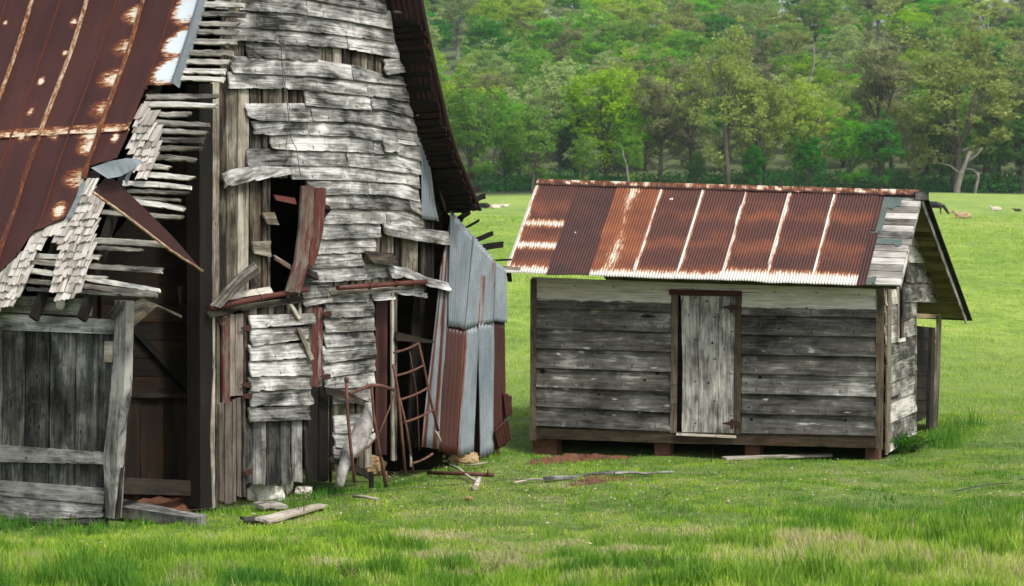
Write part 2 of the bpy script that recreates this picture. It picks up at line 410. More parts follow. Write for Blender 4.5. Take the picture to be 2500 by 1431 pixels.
# ---- left roof metal
def b_roof():
    e = 1e9
    bot_px = [(432, 213), (366, 214), (350, 242), (321, 335), (312, 388), (222, 408), (206, 452), (166, 535), (86, 572), (58, 612), (0, 672), (-80, 760)]
    bt = [roof_tq(*p) for p in bot_px]
    for i in range(1, len(bt)): bt[i] = (max(bt[i][0], bt[i - 1][0] + .003), bt[i][1])
    edge_t = roof_tq(497, 5)[0]; t_start = min(bt[0][0], edge_t)
    q_seam = roof_tq(100, 337)[1]
    qt = QL[-1]
    patches = [(330, 42, 26), (300, 122, 26), (270, 198, 30), (237, 272, 28), (205, 333, 30), (208, 362, 26), (182, 440, 30), (150, 518, 24),
               (188, 57, 16), (165, 135, 10), (108, 203, 13), (80, 278, 13), (122, 282, 9), (75, 335, 16), (225, 335, 24), (285, 340, 14),
               (462, 32, 36), (472, 12, 32), (440, 115, 36), (455, 95, 26), (412, 185, 36), (425, 170, 30), (60, 336, 14), (140, 337, 12), (20, 60, 8)]
    P = []
    for x, y, r in patches:
        t, q = roof_tq(x, y); P.append((t, q, r / F * (13.5 if 16 <= len(P) <= 21 else 14.5)))
    ts_major = [roof_tq(x, 5)[0] for x in (88, 223, 360)]
    sp = (ts_major[0] - ts_major[2]) / 2
    def fld(t, q):
        v = 0; z = 0
        for k, (pt, pq, r) in enumerate(P):
            if k < 16:
                cand = [ts_major[2] + sp * m for m in range(-3, 6)]; tsn = max([c_ for c_ in cand if c_ <= pt + .04] or [cand[0]])
                if t < tsn: continue
                big = r > .07
                d = math.hypot((t - (tsn if big else pt)) / (2.1 if big else 1.0), (q - pq) / .95) / r
            else: d = math.hypot((t - pt) / 1.25, q - pq) / r
            if d < 1.7: 
                v = max(v, (1.18 if 16 <= k <= 21 else (1.0, .78, .92, .7, .85)[k % 5]) * (1 - d * .50))
                if 16 <= k <= 21: z = 1
        if abs(q - q_seam) < .10 and q > q_seam: v = max(v, .58 - abs(q - q_seam - .02) * 4.5)
        return v, z
    mb = MB(); uniq = []
    def qbot(t):
        return interp(bt, t)
    # columns
    step = .022; cols = []; t = t_start
    tcut = bt
    while t < 2.6: cols.append(t); t += step
    while t < BT + .4: cols.append(t); t += .15
    # upper sheet (above seam) & lower sheet (below): each is a slab grid
    for part in (0, 1):
        Pg, Qg, UG, CG = [], [], [], []
        for t in cols:
            qb = qbot(t) + noise.noise(V(t * 9, 0, 5)) * .012
            if part == 0: lo, hi = max(qb, q_seam), qt
            else: lo, hi = qb, q_seam + .03
            if part == 1 and lo >= hi - .01:
                if Pg: pass
                continue
            rp, rq, ru, rc = [], [], [], []
            vis = 4.2; n = 150 if part == 0 else 46
            for k in range(n + 1):
                f = k / n
                if part == 0: q = lo + (hi - lo) * (f ** 1.3)
                else: q = lo + (hi - lo) * f
                o = .030 + (.010 if part == 0 else 0) + noise.noise(V(t * 1.6, q * .8, 2)) * .012 + noise.noise(V(t * 6, q * 2, 8)) * .003
                if q < lo + .06: o += (1 - (q - lo) / .06) * .014 * noise.noise(V(t * 5, 3, 3))
                # minor rib lines
                v, z = fld(t, q)
                rp.append(RP(t, q, o)); rq.append(RP(t, q, o - .006)); ru.append((t, q)); rc.append((.5, v, z))
            Pg.append(rp); Qg.append(rq); UG.append(ru); CG.append(rc)
        if Pg:
            mb.grid(Pg, Qg, UG, CG, smooth=False)
    mb.build('roof_sheet', MAT['rustroof'], barn)
    # standing seams
    k = -1
    for i in range(-8, 30):
        t = ts_major[2] + sp * i / 2
        if t < t_start + .04 or t > BT: continue
        major = (i % 2 == 0)
        lo = qbot(t)
        for (a, b, oo) in ((max(lo, q_seam), qt, .045), (lo, q_seam + .01, .036)):
            if b - a < .05: continue
            sb = MB(); n = 40; w = .015 if major else .006; hgt = .026 if major else .010
            rows_ = []
            for j in range(n + 1):
                q = a + (b - a) * (j / n)
                wob = noise.noise(V(q * 2, t * 7, 1)) * .008
                off = oo + noise.noise(V(t * 1.6, q * .8, 2)) * .012
                rows_.append([RP(t - w + wob, q, off - .02), RP(t - w * .7 + wob, q, off + hgt), RP(t + w * .7 + wob, q, off + hgt), RP(t + w + wob, q, off - .02)])
            g = U(.3, .6) if major else .02
            UVs = [[(x * .02, j * (b - a) / n) for x in range(4)] for j in range(n + 1)]
            sb.grid(rows_, None, UVs, [[(.5, g, .5)] * 4 for _ in rows_])
            sb.build('roof_seam', MAT['seam'], barn)
    # rake edge strip, pale galvanised
    sb = MB(); a = roof_tq(432, 213); b = qt; rr = []; n = 30
    for j in range(n + 1):
        q = a[1] + (b - a[1]) * j / n; t = t_start
        rr.append([RP(t + .035, q, .062), RP(t - .004, q, .068), RP(t - .012, q, -.02)])
    sb.grid(rr, None, [[(x * .03, j * .1) for x in range(3)] for j in range(n + 1)], [[(.5, .12, .5)] * 3 for _ in rr])
    sb.build('rake_trim', MAT['galv'], barn)
b_roof()

# ---- laths, one part each (x0,y0,x1,y1,width px)
LATHS = [(470, 12, 600, 10, 13), (462, 34, 598, 35, 12), (452, 56, 585, 60, 11), (445, 76, 583, 80, 12), (438, 98, 578, 102, 13), (430, 128, 568, 130, 14),
         (425, 150, 562, 152, 12), (440, 171, 553, 174, 12), (440, 191, 549, 194, 11), (355, 236, 533, 232, 13), (348, 254, 527, 256, 13), (350, 276, 468, 278, 12),
         (345, 295, 512, 303, 13), (345, 318, 507, 323, 12), (350, 340, 500, 343, 13), (360, 360, 493, 360, 12), (350, 382, 478, 388, 13), (360, 404, 418, 408, 12),
         (345, 425, 473, 433, 13), (300, 447, 467, 456, 13), (310, 466, 463, 470, 9), (300, 480, 442, 487, 7), (330, 492, 452, 508, 13), (243, 517, 445, 528, 11),
         (215, 586, 420, 597, 14), (210, 604, 347, 609, 10), (60, 623, 246, 628, 12), (62, 637, 397, 660, 13), (60, 658, 390, 707, 13), (55, 684, 385, 718, 12),
         (66, 706, 383, 722, 9), (100, 665, 262, 680, 11)]
for x0, y0, x1, y1, w in LATHS:
    mb = MB()
    for off, kk in ((0.0, 0),):
        xm = (x0 + x1) / 2; ym = (y0 + y1) / 2 + U(-1.5, 2.5) + (-3 if y0 == 658 else 0)
        A = [(x0, y0 - w / 2), (xm, ym - w / 2), (x1, y1 - w / 2 + (w * .3 if R() < .4 else 0))]
        B = [(x0, y0 + w / 2), (xm, ym + w / 2), (x1 - U(0, 14), y1 + w / 2)]
        slab(mb, SR, A, B, .0, .0, .022, jA=2.4, jB=3.0, jE=7, rows=2, warp=.008)
    mb.build('roof_lath', MAT['lath'], barn)
# hidden run of laths/deck further left under the metal, and closed deck above the frame: keeps the inside dark
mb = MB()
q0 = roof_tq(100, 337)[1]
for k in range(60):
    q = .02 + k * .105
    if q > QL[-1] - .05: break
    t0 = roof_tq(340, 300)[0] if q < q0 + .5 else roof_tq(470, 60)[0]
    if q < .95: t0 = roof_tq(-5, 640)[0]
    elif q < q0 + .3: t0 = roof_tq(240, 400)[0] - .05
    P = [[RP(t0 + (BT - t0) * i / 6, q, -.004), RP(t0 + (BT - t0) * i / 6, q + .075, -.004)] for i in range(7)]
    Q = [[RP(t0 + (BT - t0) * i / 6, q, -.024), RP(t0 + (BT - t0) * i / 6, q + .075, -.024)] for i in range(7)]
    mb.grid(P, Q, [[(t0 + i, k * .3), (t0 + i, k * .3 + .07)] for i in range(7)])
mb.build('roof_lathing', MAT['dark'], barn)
# rafters
for t in (-.42, .25, .85, 1.5, 2.2, 3.0, 3.8, 4.6, 5.4):
    mb = MB(); P, Q = [], []
    for j in range(25):
        q = QL[-1] * j / 24 + (.0 if j else .03)
        P.append([RP(t, q, -.026), RP(t, q, -.12)]); Q.append([RP(t + .045, q, -.026), RP(t + .045, q, -.12)])
    if t == -.42:
        q1 = roof_tq(560, 150)[1]; P = [a for j, a in enumerate(P) if QL[-1] * j / 24 > q1]; Q = Q[-len(P):]
    mb.grid(P, Q, [[(j * .1 + t * 9, t), (j * .1 + t * 9, t + .1)] for j in range(len(P))])
    mb.build('rafter', MAT['dark' if t > -.1 else 'vert'], barn)

# ---- shingles
def inpoly(x, y, poly):
    c = False; j = len(poly) - 1
    for i in range(len(poly)):
        xi, yi = poly[i]; xj, yj = poly[j]
        if (yi > y) != (yj > y) and x < (xj - xi) * (y - yi) / (yj - yi) + xi: c = not c
        j = i
    return c
SHP = [[(356, 232), (322, 322), (314, 360), (328, 378), (322, 398), (352, 440), (372, 402), (388, 340), (376, 312), (372, 292), (352, 288), (360, 262)],
       [(206, 462), (170, 540), (92, 574), (60, 615), (-60, 735), (-60, 770), (30, 750), (58, 712), (82, 640), (124, 575), (150, 610), (138, 650), (115, 700), (135, 722), (188, 722), (206, 690), (240, 530), (246, 505), (240, 470)],
       [(140, 560), (200, 540), (215, 600), (140, 640)]]
def proj(p):
    return CX + p.x / p.y * F, HY - (p.z - EYE) / p.y * F
mb = MB(); mb2 = MB()
q = .02; row = 0
while q < roof_tq(340, 230)[1] + .1:
    t = -.3 + U(0, .05)
    while t < 2.6:
        w = U(.032, .09)
        px, py = proj(RP(t + w / 2, q + .05, .02))
        if any(inpoly(px, py, pl) for pl in SHP) and R() < .96:
            j = U(-.014, .014); lift = U(.0, .018); L = U(.17, .21)
            tw = U(-.012, .012); r = R(); uo, vo = U(0, 50), U(0, 50)
            def pt(a, b, o): return RP(t + w * a + tw * b, q + j + b * L, o)
            P = []; Q = []; Ug = []; C = []
            for a in (0.03, .35, .66, .97):
                jj = U(-.010, .010)
                rp = [RP(t + w * a, q + j + jj, .030 + lift), RP(t + w * a + tw * .5, q + j + L * .5, .020 + lift * .5), RP(t + w * a + tw, q + j + L, .004)]
                P.append(rp); Q.append([RP(t + w * a, q + j + jj, .022 + lift), RP(t + w * a + tw * .5, q + j + L * .5, .014 + lift * .5), RP(t + w * a + tw, q + j + L, -.001)])
                Ug.append([(uo + x * L, vo + a * w) for x in (0, .5, 1)]); C.append([(r, .5, x) for x in (0, .5, 1)])
            (mb2 if py < 448 else mb).grid(P, Q, Ug, C)
        t += w + .004
    q += .078; row += 1
mb.build('shingles', MAT['shingle'], barn); mb2.build('shingles', MAT['shingle'], barn)

# ---- torn sheets hanging on the roof
def loft_px(mb, S, A, B, oA, oB, n=14, rows=4, g=.1, th=.006):
    a, b = resample(A, n), resample(B, n); P, Q, Ug, C = [], [], [], []
    for i in range(n + 1):
        t = i / n; rp, rq, ru, rc = [], [], [], []
        for j in range(rows + 1):
            k = j / rows; x, y = lerp(a[i][0], b[i][0], k), lerp(a[i][1], b[i][1], k)
            o = lerp(oA(t), oB(t), k); rp.append(S(x, y, o)); rq.append(S(x, y, o - th)); ru.append((t * 1.3, k * .4 + 9)); rc.append((.5, g, 1))
        P.append(rp); Q.append(rq); Ug.append(ru); C.append(rc)
    mb.grid(P, Q, Ug, C)
mb = MB()
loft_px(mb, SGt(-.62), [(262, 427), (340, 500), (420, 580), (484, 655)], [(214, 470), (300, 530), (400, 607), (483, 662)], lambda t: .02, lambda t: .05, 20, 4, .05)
o = mb.build('torn_sheet', MAT['rust_shaded'], barn); tag(o, 'dark rusty sheet fallen diagonally across the open laths')
mb = MB(); mb.tube([SGt(-.62)(x, y, .06) for x, y in [(214, 470), (300, 531), (400, 609), (483, 663)]], .012, 6)
mb.build('sheet_rib', MAT['seam'], o)
mb = MB()
loft_px(mb, SGt(-.66), [(218, 410), (252, 394), (290, 387), (330, 389)], [(242, 437), (272, 432), (304, 415), (328, 396)], lambda t: .02 + .08 * math.sin(t * 3), lambda t: .10, 14, 5, 0)
loft_px(mb, SGt(-.64), [(330, 389), (318, 402), (300, 440)], [(322, 410), (308, 428), (300, 452)], lambda t: .02, lambda t: .05, 8, 2, .1)
o = mb.build('bent_sheet', MAT['galv'], barn); tag(o, 'bent pale grey scrap of roofing curled up at the torn edge')
mb = MB()
loft_px(mb, SR, [(206, 455), (196, 490), (172, 538)], [(218, 445), (205, 485), (182, 540)], lambda t: .06, lambda t: .045, 8, 2, .05)
mb.build('sheet_edge', MAT['galv'], barn)

# ---- right-hand roof slope (seen from beneath)
_rr = [(1090, 522), (1062, 455), (1036, 395), (1012, 322), (985, 210), (962, 105), (941, 0)]
PR = [to_ts(SG(x, y))[1:] for x, y in _rr]
ds, dh = PR[-1][0] - PR[-2][0], PR[-1][1] - PR[-2][1]
PR.append((RIDGE_S, RIDGE_H))
PR2 = [PR[0]]
for a, b in zip(PR, PR[1:]):
    for k in range(1, 4): PR2.append((lerp(a[0], b[0], k / 3), lerp(a[1], b[1], k / 3)))
def rn(i):
    a, b = PR2[max(i - 1, 0)], PR2[min(i + 1, len(PR2) - 1)]; dx, dy = b[0] - a[0], b[1] - a[1]; l = math.hypot(dx, dy); return (dy / l, -dx / l)
def RR(t, i, out):
    f = i - int(i); i0 = int(i); i1 = min(i0 + 1, len(PR2) - 1)
    s, h = lerp(PR2[i0][0], PR2[i1][0], f), lerp(PR2[i0][1], PR2[i1][1], f); n = rn(i0)
    return PT(t, s + n[0] * out, h + n[1] * out)
T0 = -.44
mb = MB(); P, Q, Ug, C = [], [], [], []
ncor = 90
for k in range(ncor + 1):
    t = T0 + (BT - T0) * (k / ncor) ** 1.6
    o = .05 + .008 * math.sin(t * 80)
    P.append([RR(t + (.03 * noise.noise(V(i, 2, 2)) if k == 0 else 0), i, o) for i in range(len(PR2))]); Q.append([RR(t + (.03 * noise.noise(V(i, 2, 2)) if k == 0 else 0), i, o - .008) for i in range(len(PR2))])
    Ug.append([(t, i * .14) for i in range(len(PR2))]); C.append([(.5, -.6, -.25)] * len(PR2))  # tone lowered: shade under the overhang is put into the rust colour
mb.grid(P, Q, Ug, C); mb.build('roof_sheet', MAT['corr'], barn)
for k in range(36):           # soffit laths under the far slope, their shade put into dark wood
    i = .1 + k * .46 + U(-.1, .1)
    if R() < .12: continue
    if i > len(PR2) - 2: break
    mb = MB(); t1 = T0 + U(.02, .07) if k % 5 else T0 + U(.08, .14)
    t2 = 1.2
    P = [[RR(lerp(t1, t2, x / 5), i, .030), RR(lerp(t1, t2, x / 5), i + .33, .030)] for x in range(6)]
    Q = [[RR(lerp(t1, t2, x / 5), i, .004), RR(lerp(t1, t2, x / 5), i + .33, .004)] for x in range(6)]
    mb.grid(P, Q, [[(x + k * 3, 0 + k), (x + k * 3, .07 + k)] for x in range(6)])
    mb.build('soffit_lath', MAT['dark' if R() < .7 else 'inner'], barn)
for t in (.05, 1.2, 2.4, 3.6, 4.8):
    mb = MB(); P, Q = [], []
    for i in range(len(PR2)):
        P.append([RR(t, i, .002), RR(t, i, -.09)]); Q.append([RR(t + .045, i, .002), RR(t + .045, i, -.09)])
    mb.grid(P, Q, [[(j * .1, t), (j * .1, t + .1)] for j in range(len(P))]); mb.build('rafter', MAT['dark'], barn)
# hanging end boards at the foot of that slope
for (x0, y0, x1, y1, w, oo) in ((1062, 440, 1110, 432, 15, .25), (1072, 472, 1122, 462, 16, .28), (1084, 497, 1132, 480, 14, .3), (1003, 283, 1048, 305, 5, .1), (1010, 285, 1053, 290, 5, .2), (938, 30, 988, 42, 5, .15), (1055, 420, 1082, 510, 9, .04)):
    mb = MB(); slab(mb, SG, [(x0, y0 - w / 2), (x1, y1 - w / 2)], [(x0, y0 + w / 2), (x1, y1 + w / 2)], oo, oo, .02, rows=2, jE=4, jB=2); mb.build('soffit_board', MAT['vert' if w < 12 else 'dark'], barn)

# ---- gable clapboards
rake_R = [(941, 0), (962, 105), (985, 210), (1012, 322), (1027, 362), (1024, 392), (1022, 430), (1020, 470), (1019, 500), (1024, 540), (1032, 560), (1038, 640)]
def xr(y):
    pts = [(b, a) for a, b in rake_R]; return interp(pts, y)
def BL(*p): return list(p)
# each row: bottom polyline; top is the row above's bottom
rows = [
 ([(520, -35), (712, -8), (953, 30)], [(530, 22), (712, 32), (840, 50), (956, 72)], None, 1.5),
 ([(560, 26), (712, 32), (840, 50), (956, 72)], [(535, 62), (695, 72), (839, 87), (962, 106)], None, 1.5),
 ([(535, 63), (695, 72), (839, 87), (962, 106)], [(545, 98), (601, 101), (695, 107), (843, 117)], (535, 843), 2),
 ([(843, 88), (962, 106)], [(843, 119), (905, 130), (967, 142)], (845, 968), 6),
 ([(601, 103), (695, 108), (773, 114)], [(601, 138), (695, 142), (773, 148)], (598, 773), 3),
 ([(563, 140), (715, 146), (772, 149), (872, 164), (930, 184), (975, 190)], [(563, 176), (715, 183), (755, 184), (985, 207)], (563, 982), 3),
 ([(554, 178), (715, 183), (755, 184), (985, 206)], [(554, 215), (641, 215), (735, 220), (819, 228), (943, 238), (994, 250)], (553, 994), 5),
 ([(739, 221), (819, 228), (943, 236), (992, 248)], [(739, 255), (829, 263), (933, 268), (1002, 286)], (739, 1002), 3),
 ([(599, 256), (739, 255), (829, 263), (933, 268), (1000, 285)], [(599, 284), (625, 293), (708, 295), (849, 298), (1012, 322)], (597, 1011), 4),
 ([(612, 300), (708, 295), (849, 298), (1010, 322)], [(612, 326), (665, 329), (708, 327), (853, 332), (916, 342), (1027, 359)], (612, 1026), 8),
 ([(662, 330), (708, 327), (853, 332), (916, 342), (1022, 358)], [(655, 362), (722, 367), (822, 369), (963, 376), (1024, 392)], (655, 1024), 4),
 ([(600, 366), (722, 367), (822, 369), (963, 376), (1024, 392)], [(601, 404), (725, 401), (839, 404), (1022, 426)], (600, 1022), 4),
 ([(700, 402), (839, 404), (1022, 426)], [(706, 436), (839, 438), (983, 446), (1021, 460)], (706, 1021), 3),
 ([(708, 436), (839, 438), (983, 446), (1020, 460)], [(745, 474), (881, 472), (942, 476), (1019, 492)], (745, 1019), 5),
 ([(756, 474), (881, 472), (942, 476), (1019, 492)], [(752, 508), (894, 509), (990, 514), (1010, 520)], (752, 1005), 3),
 ([(752, 508), (894, 509), (990, 514), (1022, 528)], [(757, 546), (887, 543), (1030, 555)], (755, 1029), 3),
 ([(757, 546), (887, 543), (925, 545)], [(740, 583), (846, 580), (923, 577)], (740, 924), 3),
 ([(740, 583), (846, 580), (913, 578)], [(733, 619), (903, 614)], (736, 913), 2),
 ([(733, 619), (881, 615)], [(741, 654), (881, 647)], (742, 881), 3),
 ([(728, 656), (881, 647), (940, 643)], [(701, 692), (830, 686), (942, 678)], (728, 942), 4),
 ([(730, 690), (800, 688)], [(730, 727), (800, 721)], (731, 798), 3),
 ([(800, 705), (1000, 690)], [(800, 722), (960, 712), (1035, 718)], (799, 1030), 6),
 ([(737, 729), (890, 716)], [(739, 748), (790, 738), (895, 735)], (737, 893), 4),
 ([(900, 712), (960, 708)], [(900, 735), (960, 730)], (903, 960), 2),
 ([(786, 738), (908, 733)], [(787, 776), (908, 770)], (787, 908), 4),
 ([(787, 776), (908, 770)], [(788, 810), (909, 804)], (788, 910), 4),
 ([(788, 810), (909, 804)], [(789, 848), (910, 838)], (789, 911), 4),
 ([(789, 848), (910, 838)], [(784, 886), (912, 870)], (785, 914), 4),
 ([(785, 886), (912, 870)], [(785, 921), (912, 902)], (785, 912), 4),
 ([(785, 921), (912, 904)], [(787, 948), (912, 944)], (787, 911), 5),
 ([(800, 950), (908, 944)], [(805, 986), (906, 980)], (808, 906), 3),
 ([(812, 1018), (908, 1010)], [(812, 1056), (906, 1050)], (812, 906), 3),
 ([(812, 1058), (880, 1052)], [(812, 1092), (880, 1088)], (812, 884), 3),
 ([(812, 1092), (860, 1090)], [(812, 1128), (850, 1132)], (812, 858), 3),
]
sid = MB()
def clap(mb, top, bot, x0, x1, jag, out=.0):
    # split the row into several boards with butt joints
    x = x0
    while x < x1 - 2:
        Lx = U(110, 330); xe = x1 if x + Lx > x1 - 50 else x + Lx
        n = max(5, int((xe - x) / 7))
        dy = U(-1.2, 1.2); jb = jag * (1.9 if R() < .22 else .55)
        A = [(lerp(x + .6, xe - .6, k / n), interp(top, lerp(x, xe, k / n)) - 3) for k in range(n + 1)]
        B = [(lerp(x + .6, xe - .6, k / n), interp(bot, lerp(x, xe, k / n)) + dy + 1.5) for k in range(n + 1)]
        slab(mb, SG, A, B, .012 + out, .036 + out + U(0, .012), .018, nseg=n, jB=jb, jE=6 if x == x0 else 1.5, jA=.6, warp=.007, rows=3)
        x = xe
for top, bot, rng, jag in rows:
    x0, x1 = rng if rng else (top[0][0], xr((bot[-1][1] + top[-1][1]) / 2))
    clap(sid, top, bot, x0, x1, jag)
# rows above the picture frame
y = -8
def px_on_g(s, h): return proj(PT(0, s, h))
h = SG(712, -8).z - EYE
while h < RIDGE_H - .2:
    h2 = h + .135
    sa = max(.7, 0); 
    # bounds from both roof profiles
    sa = next((s for s in np.arange(1.0, RIDGE_S, .02) if prof_h(s) > h2), RIDGE_S)
    sb = next((s for s in np.arange(4.2, RIDGE_S, -.02) if interp(sorted(PR), s) > h2), RIDGE_S)
    if sb - sa < .1: break
    a, b = px_on_g(sa, h2), px_on_g(sb, h2); c, d = px_on_g(sa, h), px_on_g(sb, h)
    slab(sid, SG, [a, b], [c, d], .012, .04, .018, nseg=24, jB=2, rows=2)
    h = h2
sid.build('clapboard_siding', MAT['siding'], barn)

# distinctive loose boards on the gable
def gb(name, A, B, mat, o1=.05, o2=.07, th=.022, S=SG, parent=barn, label=None, **k):
    mb = MB(); slab(mb, S, A, B, o1, o2, th, **k); o = mb.build(name, MAT[mat], parent)
    if label: o['label'] = label
    return o
gb('loose_board', [(532, 425), (560, 413), (620, 405), (706, 409)], [(534, 460), (575, 448), (620, 440), (662, 430)], 'siding', .06, .09, jB=5, jE=5, label='bowed grey board sagging off its nails')
gb('loose_board', [(652, 418), (706, 409)], [(652, 434), (704, 426)], 'siding', .06, .09, jB=2, jE=3)
gb('loose_board', [(926, 543), (1000, 555), (1085, 566)], [(926, 575), (1000, 588), (1084, 600)], 'siding', .05, .09, jB=3, jE=3, label='long grey board hanging past the wall corner')
gb('loose_board', [(938, 646), (985, 655), (1030, 676), (1084, 690)], [(940, 680), (985, 680), (1030, 700), (1086, 712)], 'siding', .06, .10, jB=7, jE=4, jA=3, label='curved split board drooping at its right end')
gb('loose_board', [(960, 715), (1035, 716)], [(960, 718), (1030, 728)], 'siding', .05, .07, jB=4, jE=3)
gb('loose_board', [(882, 612), (953, 618)], [(885, 645), (945, 650)], 'vert', .04, .16, jE=3, label='short tilted board standing out from the wall')
gb('loose_board', [(930, 145), (968, 142)], [(932, 184), (975, 178)], 'siding', .04, .08, jE=9)
gb('loose_board', [(992, 484), (1020, 492)], [(995, 512), (1024, 530)], 'siding', .03, .05, jE=7)
gb('loose_board', [(926, 340), (966, 348)], [(930, 372), (962, 374)], 'siding', .05, .07, jE=8, jB=6)
gb('loose_board', [(636, 520), (664, 518)], [(632, 548), (658, 550)], 'vert', .03, .12, jE=3)
gb('loose_board', [(608, 590), (655, 588)], [(612, 620), (650, 628)], 'vert', .04, .06, jE=5, jB=6)
gb('loose_board', [(488, 745), (520, 708), (560, 668), (594, 640)], [(500, 752), (530, 722), (570, 686), (596, 664)], 'lath', .14, .20, jB=3, warp=.01, label='pale split lath leaning on the rusty pipe')
gb('loose_board', [(535, 718), (600, 708), (650, 700)], [(540, 735), (600, 722), (655, 716)], 'pale', .05, .07, jB=3)

# vertical board sheathing behind
def vboards(name, x0, x1, yt, yb, mat, out=-.005, w=(13, 27), gap=3.2, skipp=0, jb=3, th=.022, S=SG, parent=barn, g=.5, jt=0, gj=0, lean=0):
    mb = MB(); x = x0
    while x < x1 - 3:
        xe = min(x1, x + U(*w)); 
        if x1 - xe < 6: xe = x1
        if R() >= skipp:
            a = yt(x) if callable(yt) else yt; b = yb(x) if callable(yb) else yb
            a += U(-jt, jt); b += U(-jb, jb); l = lean + U(-1.5, 1.5)
            n = max(5, int((b - a) / 22))
            A = [(x + l * k / n, lerp(a, b, k / n)) for k in range(n + 1)]; B = [(xe - gap + l * k / n, lerp(a, b, k / n)) for k in range(n + 1)]
            slab(mb, S, A, B, out + U(-.012, .012), out + U(-.012, .012), th, nseg=n, jE=5, jA=.9, jB=.9, warp=.006, rows=2, g=min(1, max(0, g + U(-gj, gj))))
        x = xe
    return mb.build(name, MAT[mat], parent)
vboards('board_wall', 516, 655, 200, lambda x: 738 - (x - 516) * .1, 'vert', w=(16, 40))
vboards('board_wall', 655, 1020, lambda x: 30, lambda x: 434, 'vert', out=-.012, w=(14, 26))
vboards('board_wall', 545, 655, -20, 204, 'vert', out=-.014)
vboards('board_wall', 752, 912, 430, lambda x: 1165 - (x - 752) * .15, 'vert', out=-.012)
vboards('board_wall', 912, 1042, 430, lambda x: 700 - (x - 912) * .1, 'vert', out=-.008, w=(12, 24))
vboards('board_wall', 700, 752, 716, 768, 'vert', out=.0, w=(10, 20)); vboards('board_wall', 598, 700, lambda x: 748 - (x - 598) * .1, 1040, 'vert', out=-.014)
vboards('door_boards', 598, 738, 1020, lambda x: 1185 - (x - 598) * .06, 'vertgrey', out=.012, w=(18, 34), jb=6)
vboards('door_boards', 738, 757, 1015, 1160, 'vertgrey', out=.02, w=(14, 16), lean=8)
d1 = vboards('red_door_leaf', 540, 598, lambda x: 768 - (x - 540) * .06, lambda x: 978 - (x - 540) * .15, 'red', out=.02, w=(10, 20), g=.45, gj=.2, jb=8)
tag(d1, 'upper leaf of weathered boards with faded red paint')
d2 = vboards('red_door_leaf', 528, 598, lambda x: 985 - (x - 528) * .28, lambda x: 1232 - (x - 528) * .35, 'red', out=.028, w=(10, 18), g=.30, gj=.1, jb=10)
tag(d2, 'lower leaf of splintered grey boards pink with old paint')
vboards('door_jamb', 516, 540, 755, 1235, 'vert', out=.012, w=(9, 13), jb=8)
vboards('red_board', 748, 787, lambda x: 748, lambda x: 945, 'red', out=.018, w=(9, 15), g=.56, gj=.15)
vboards('dark_board', 748, 812, 945, 1175, 'dark', out=.012, w=(24, 34))
vboards('door_jamb', 950, 967, 712, 1125, 'vert', out=.03, w=(8, 10))
vboards('corner_post', 1040, 1066, 540, 700, 'dark', out=-.01, w=(12, 16))
vboards('inner_post', 1010, 1045, 700, 1090, 'dark', S=SGt(.25), out=0, w=(16, 20), lean=-15)
# door panel boards on the left leaf
dp = MB()
for (xa, xb, ya, yb, yc, yd) in [(600, 757, 770, 765, 802, 790), (600, 742, 803, 797, 846, 826), (599, 747, 842, 836, 881, 872), (600, 750, 881, 876, 920, 916), (600, 745, 921, 915, 955, 949), (599, 750, 956, 949, 993, 989), (597, 745, 995, 990, 1030, 1024)]:
    slab(dp, SG, [(xa, ya), ((xa + xb) / 2, (ya + yb) / 2 + U(-1, 2)), (xb, yb)], [(xa, yc), ((xa + xb) / 2, (yc + yd) / 2 + U(-1, 2)), (xb, yd)], .045, .075, .02, jB=4, jE=6, warp=.012)
dp.build('door_cladding', MAT['siding'], barn)
gb('loose_batten', [(706, 800), (740, 880)], [(715, 800), (748, 876)], 'pale', .10, .10, jE=2)
gb('loose_batten', [(690, 744), (712, 780)], [(697, 742), (720, 776)], 'pale', .09, .09, jE=2)

# main corner post
for nm, x0, x1, ya, yb, o in (('corner_post', 482, 516, 205, 1238, .02),):
    mb = MB(); slab(mb, SG, [(x0, ya), (x0 + 2, 700), (x0 + 3, yb)], [(x1, ya), (x1 - 1, 700), (x1 + 2, yb)], o, o, .16, rows=2, nseg=30, jA=1.5, jB=1.5); mb.build(nm, MAT['dark'], barn)
gb('post_edge', [(516, 900), (508, 1060), (514, 1240)], [(520, 900), (517, 1060), (520, 1240)], 'pale', .03, .03, jE=3)

# loft door: hanging red leaf + brackets
ld = empty('loft_door', SG(700, 460, .2), None); ld.parent = barn; ld.location = Vector(ld.location) - barn.location
ld['label'] = 'red plank loft door hanging out of its opening'
def lgb(name, A, B, mat, o1, o2, **k): return gb(name, A, B, mat, o1, o2, parent=ld, **k)
lgb('plank', [(707, 455), (700, 560), (690, 640), (668, 712)], [(729, 458), (728, 560), (716, 640), (694, 716)], 'red', .16, .20, g=.48, jE=4, rows=3)
lgb('plank', [(730, 459), (727, 560), (715, 620), (716, 650)], [(755, 462), (748, 560), (735, 620), (722, 655)], 'red', .21, .22, g=.60, jE=4, rows=3)
lgb('brace', [(650, 476), (700, 484)], [(652, 490), (702, 500)], 'red', .10, .12, g=.6)
lgb('bracket', [(752, 490), (785, 503)], [(752, 506), (784, 514)], 'dark', .10, .14, th=.05)
lgb('bracket', [(776, 508), (750, 545)], [(785, 514), (750, 560)], 'dark', .08, .12, th=.04)
lgb('bracket', [(700, 645), (752, 666)], [(700, 662), (748, 684)], 'dark', .12, .16, th=.05)
lgb('brace', [(655, 622), (700, 650)], [(655, 636), (700, 664)], 'red', .08, .10, g=.5)
lgb('frame', [(655, 435), (655, 700)], [(660, 435), (660, 700)], 'vert', .0, .0, th=.05)

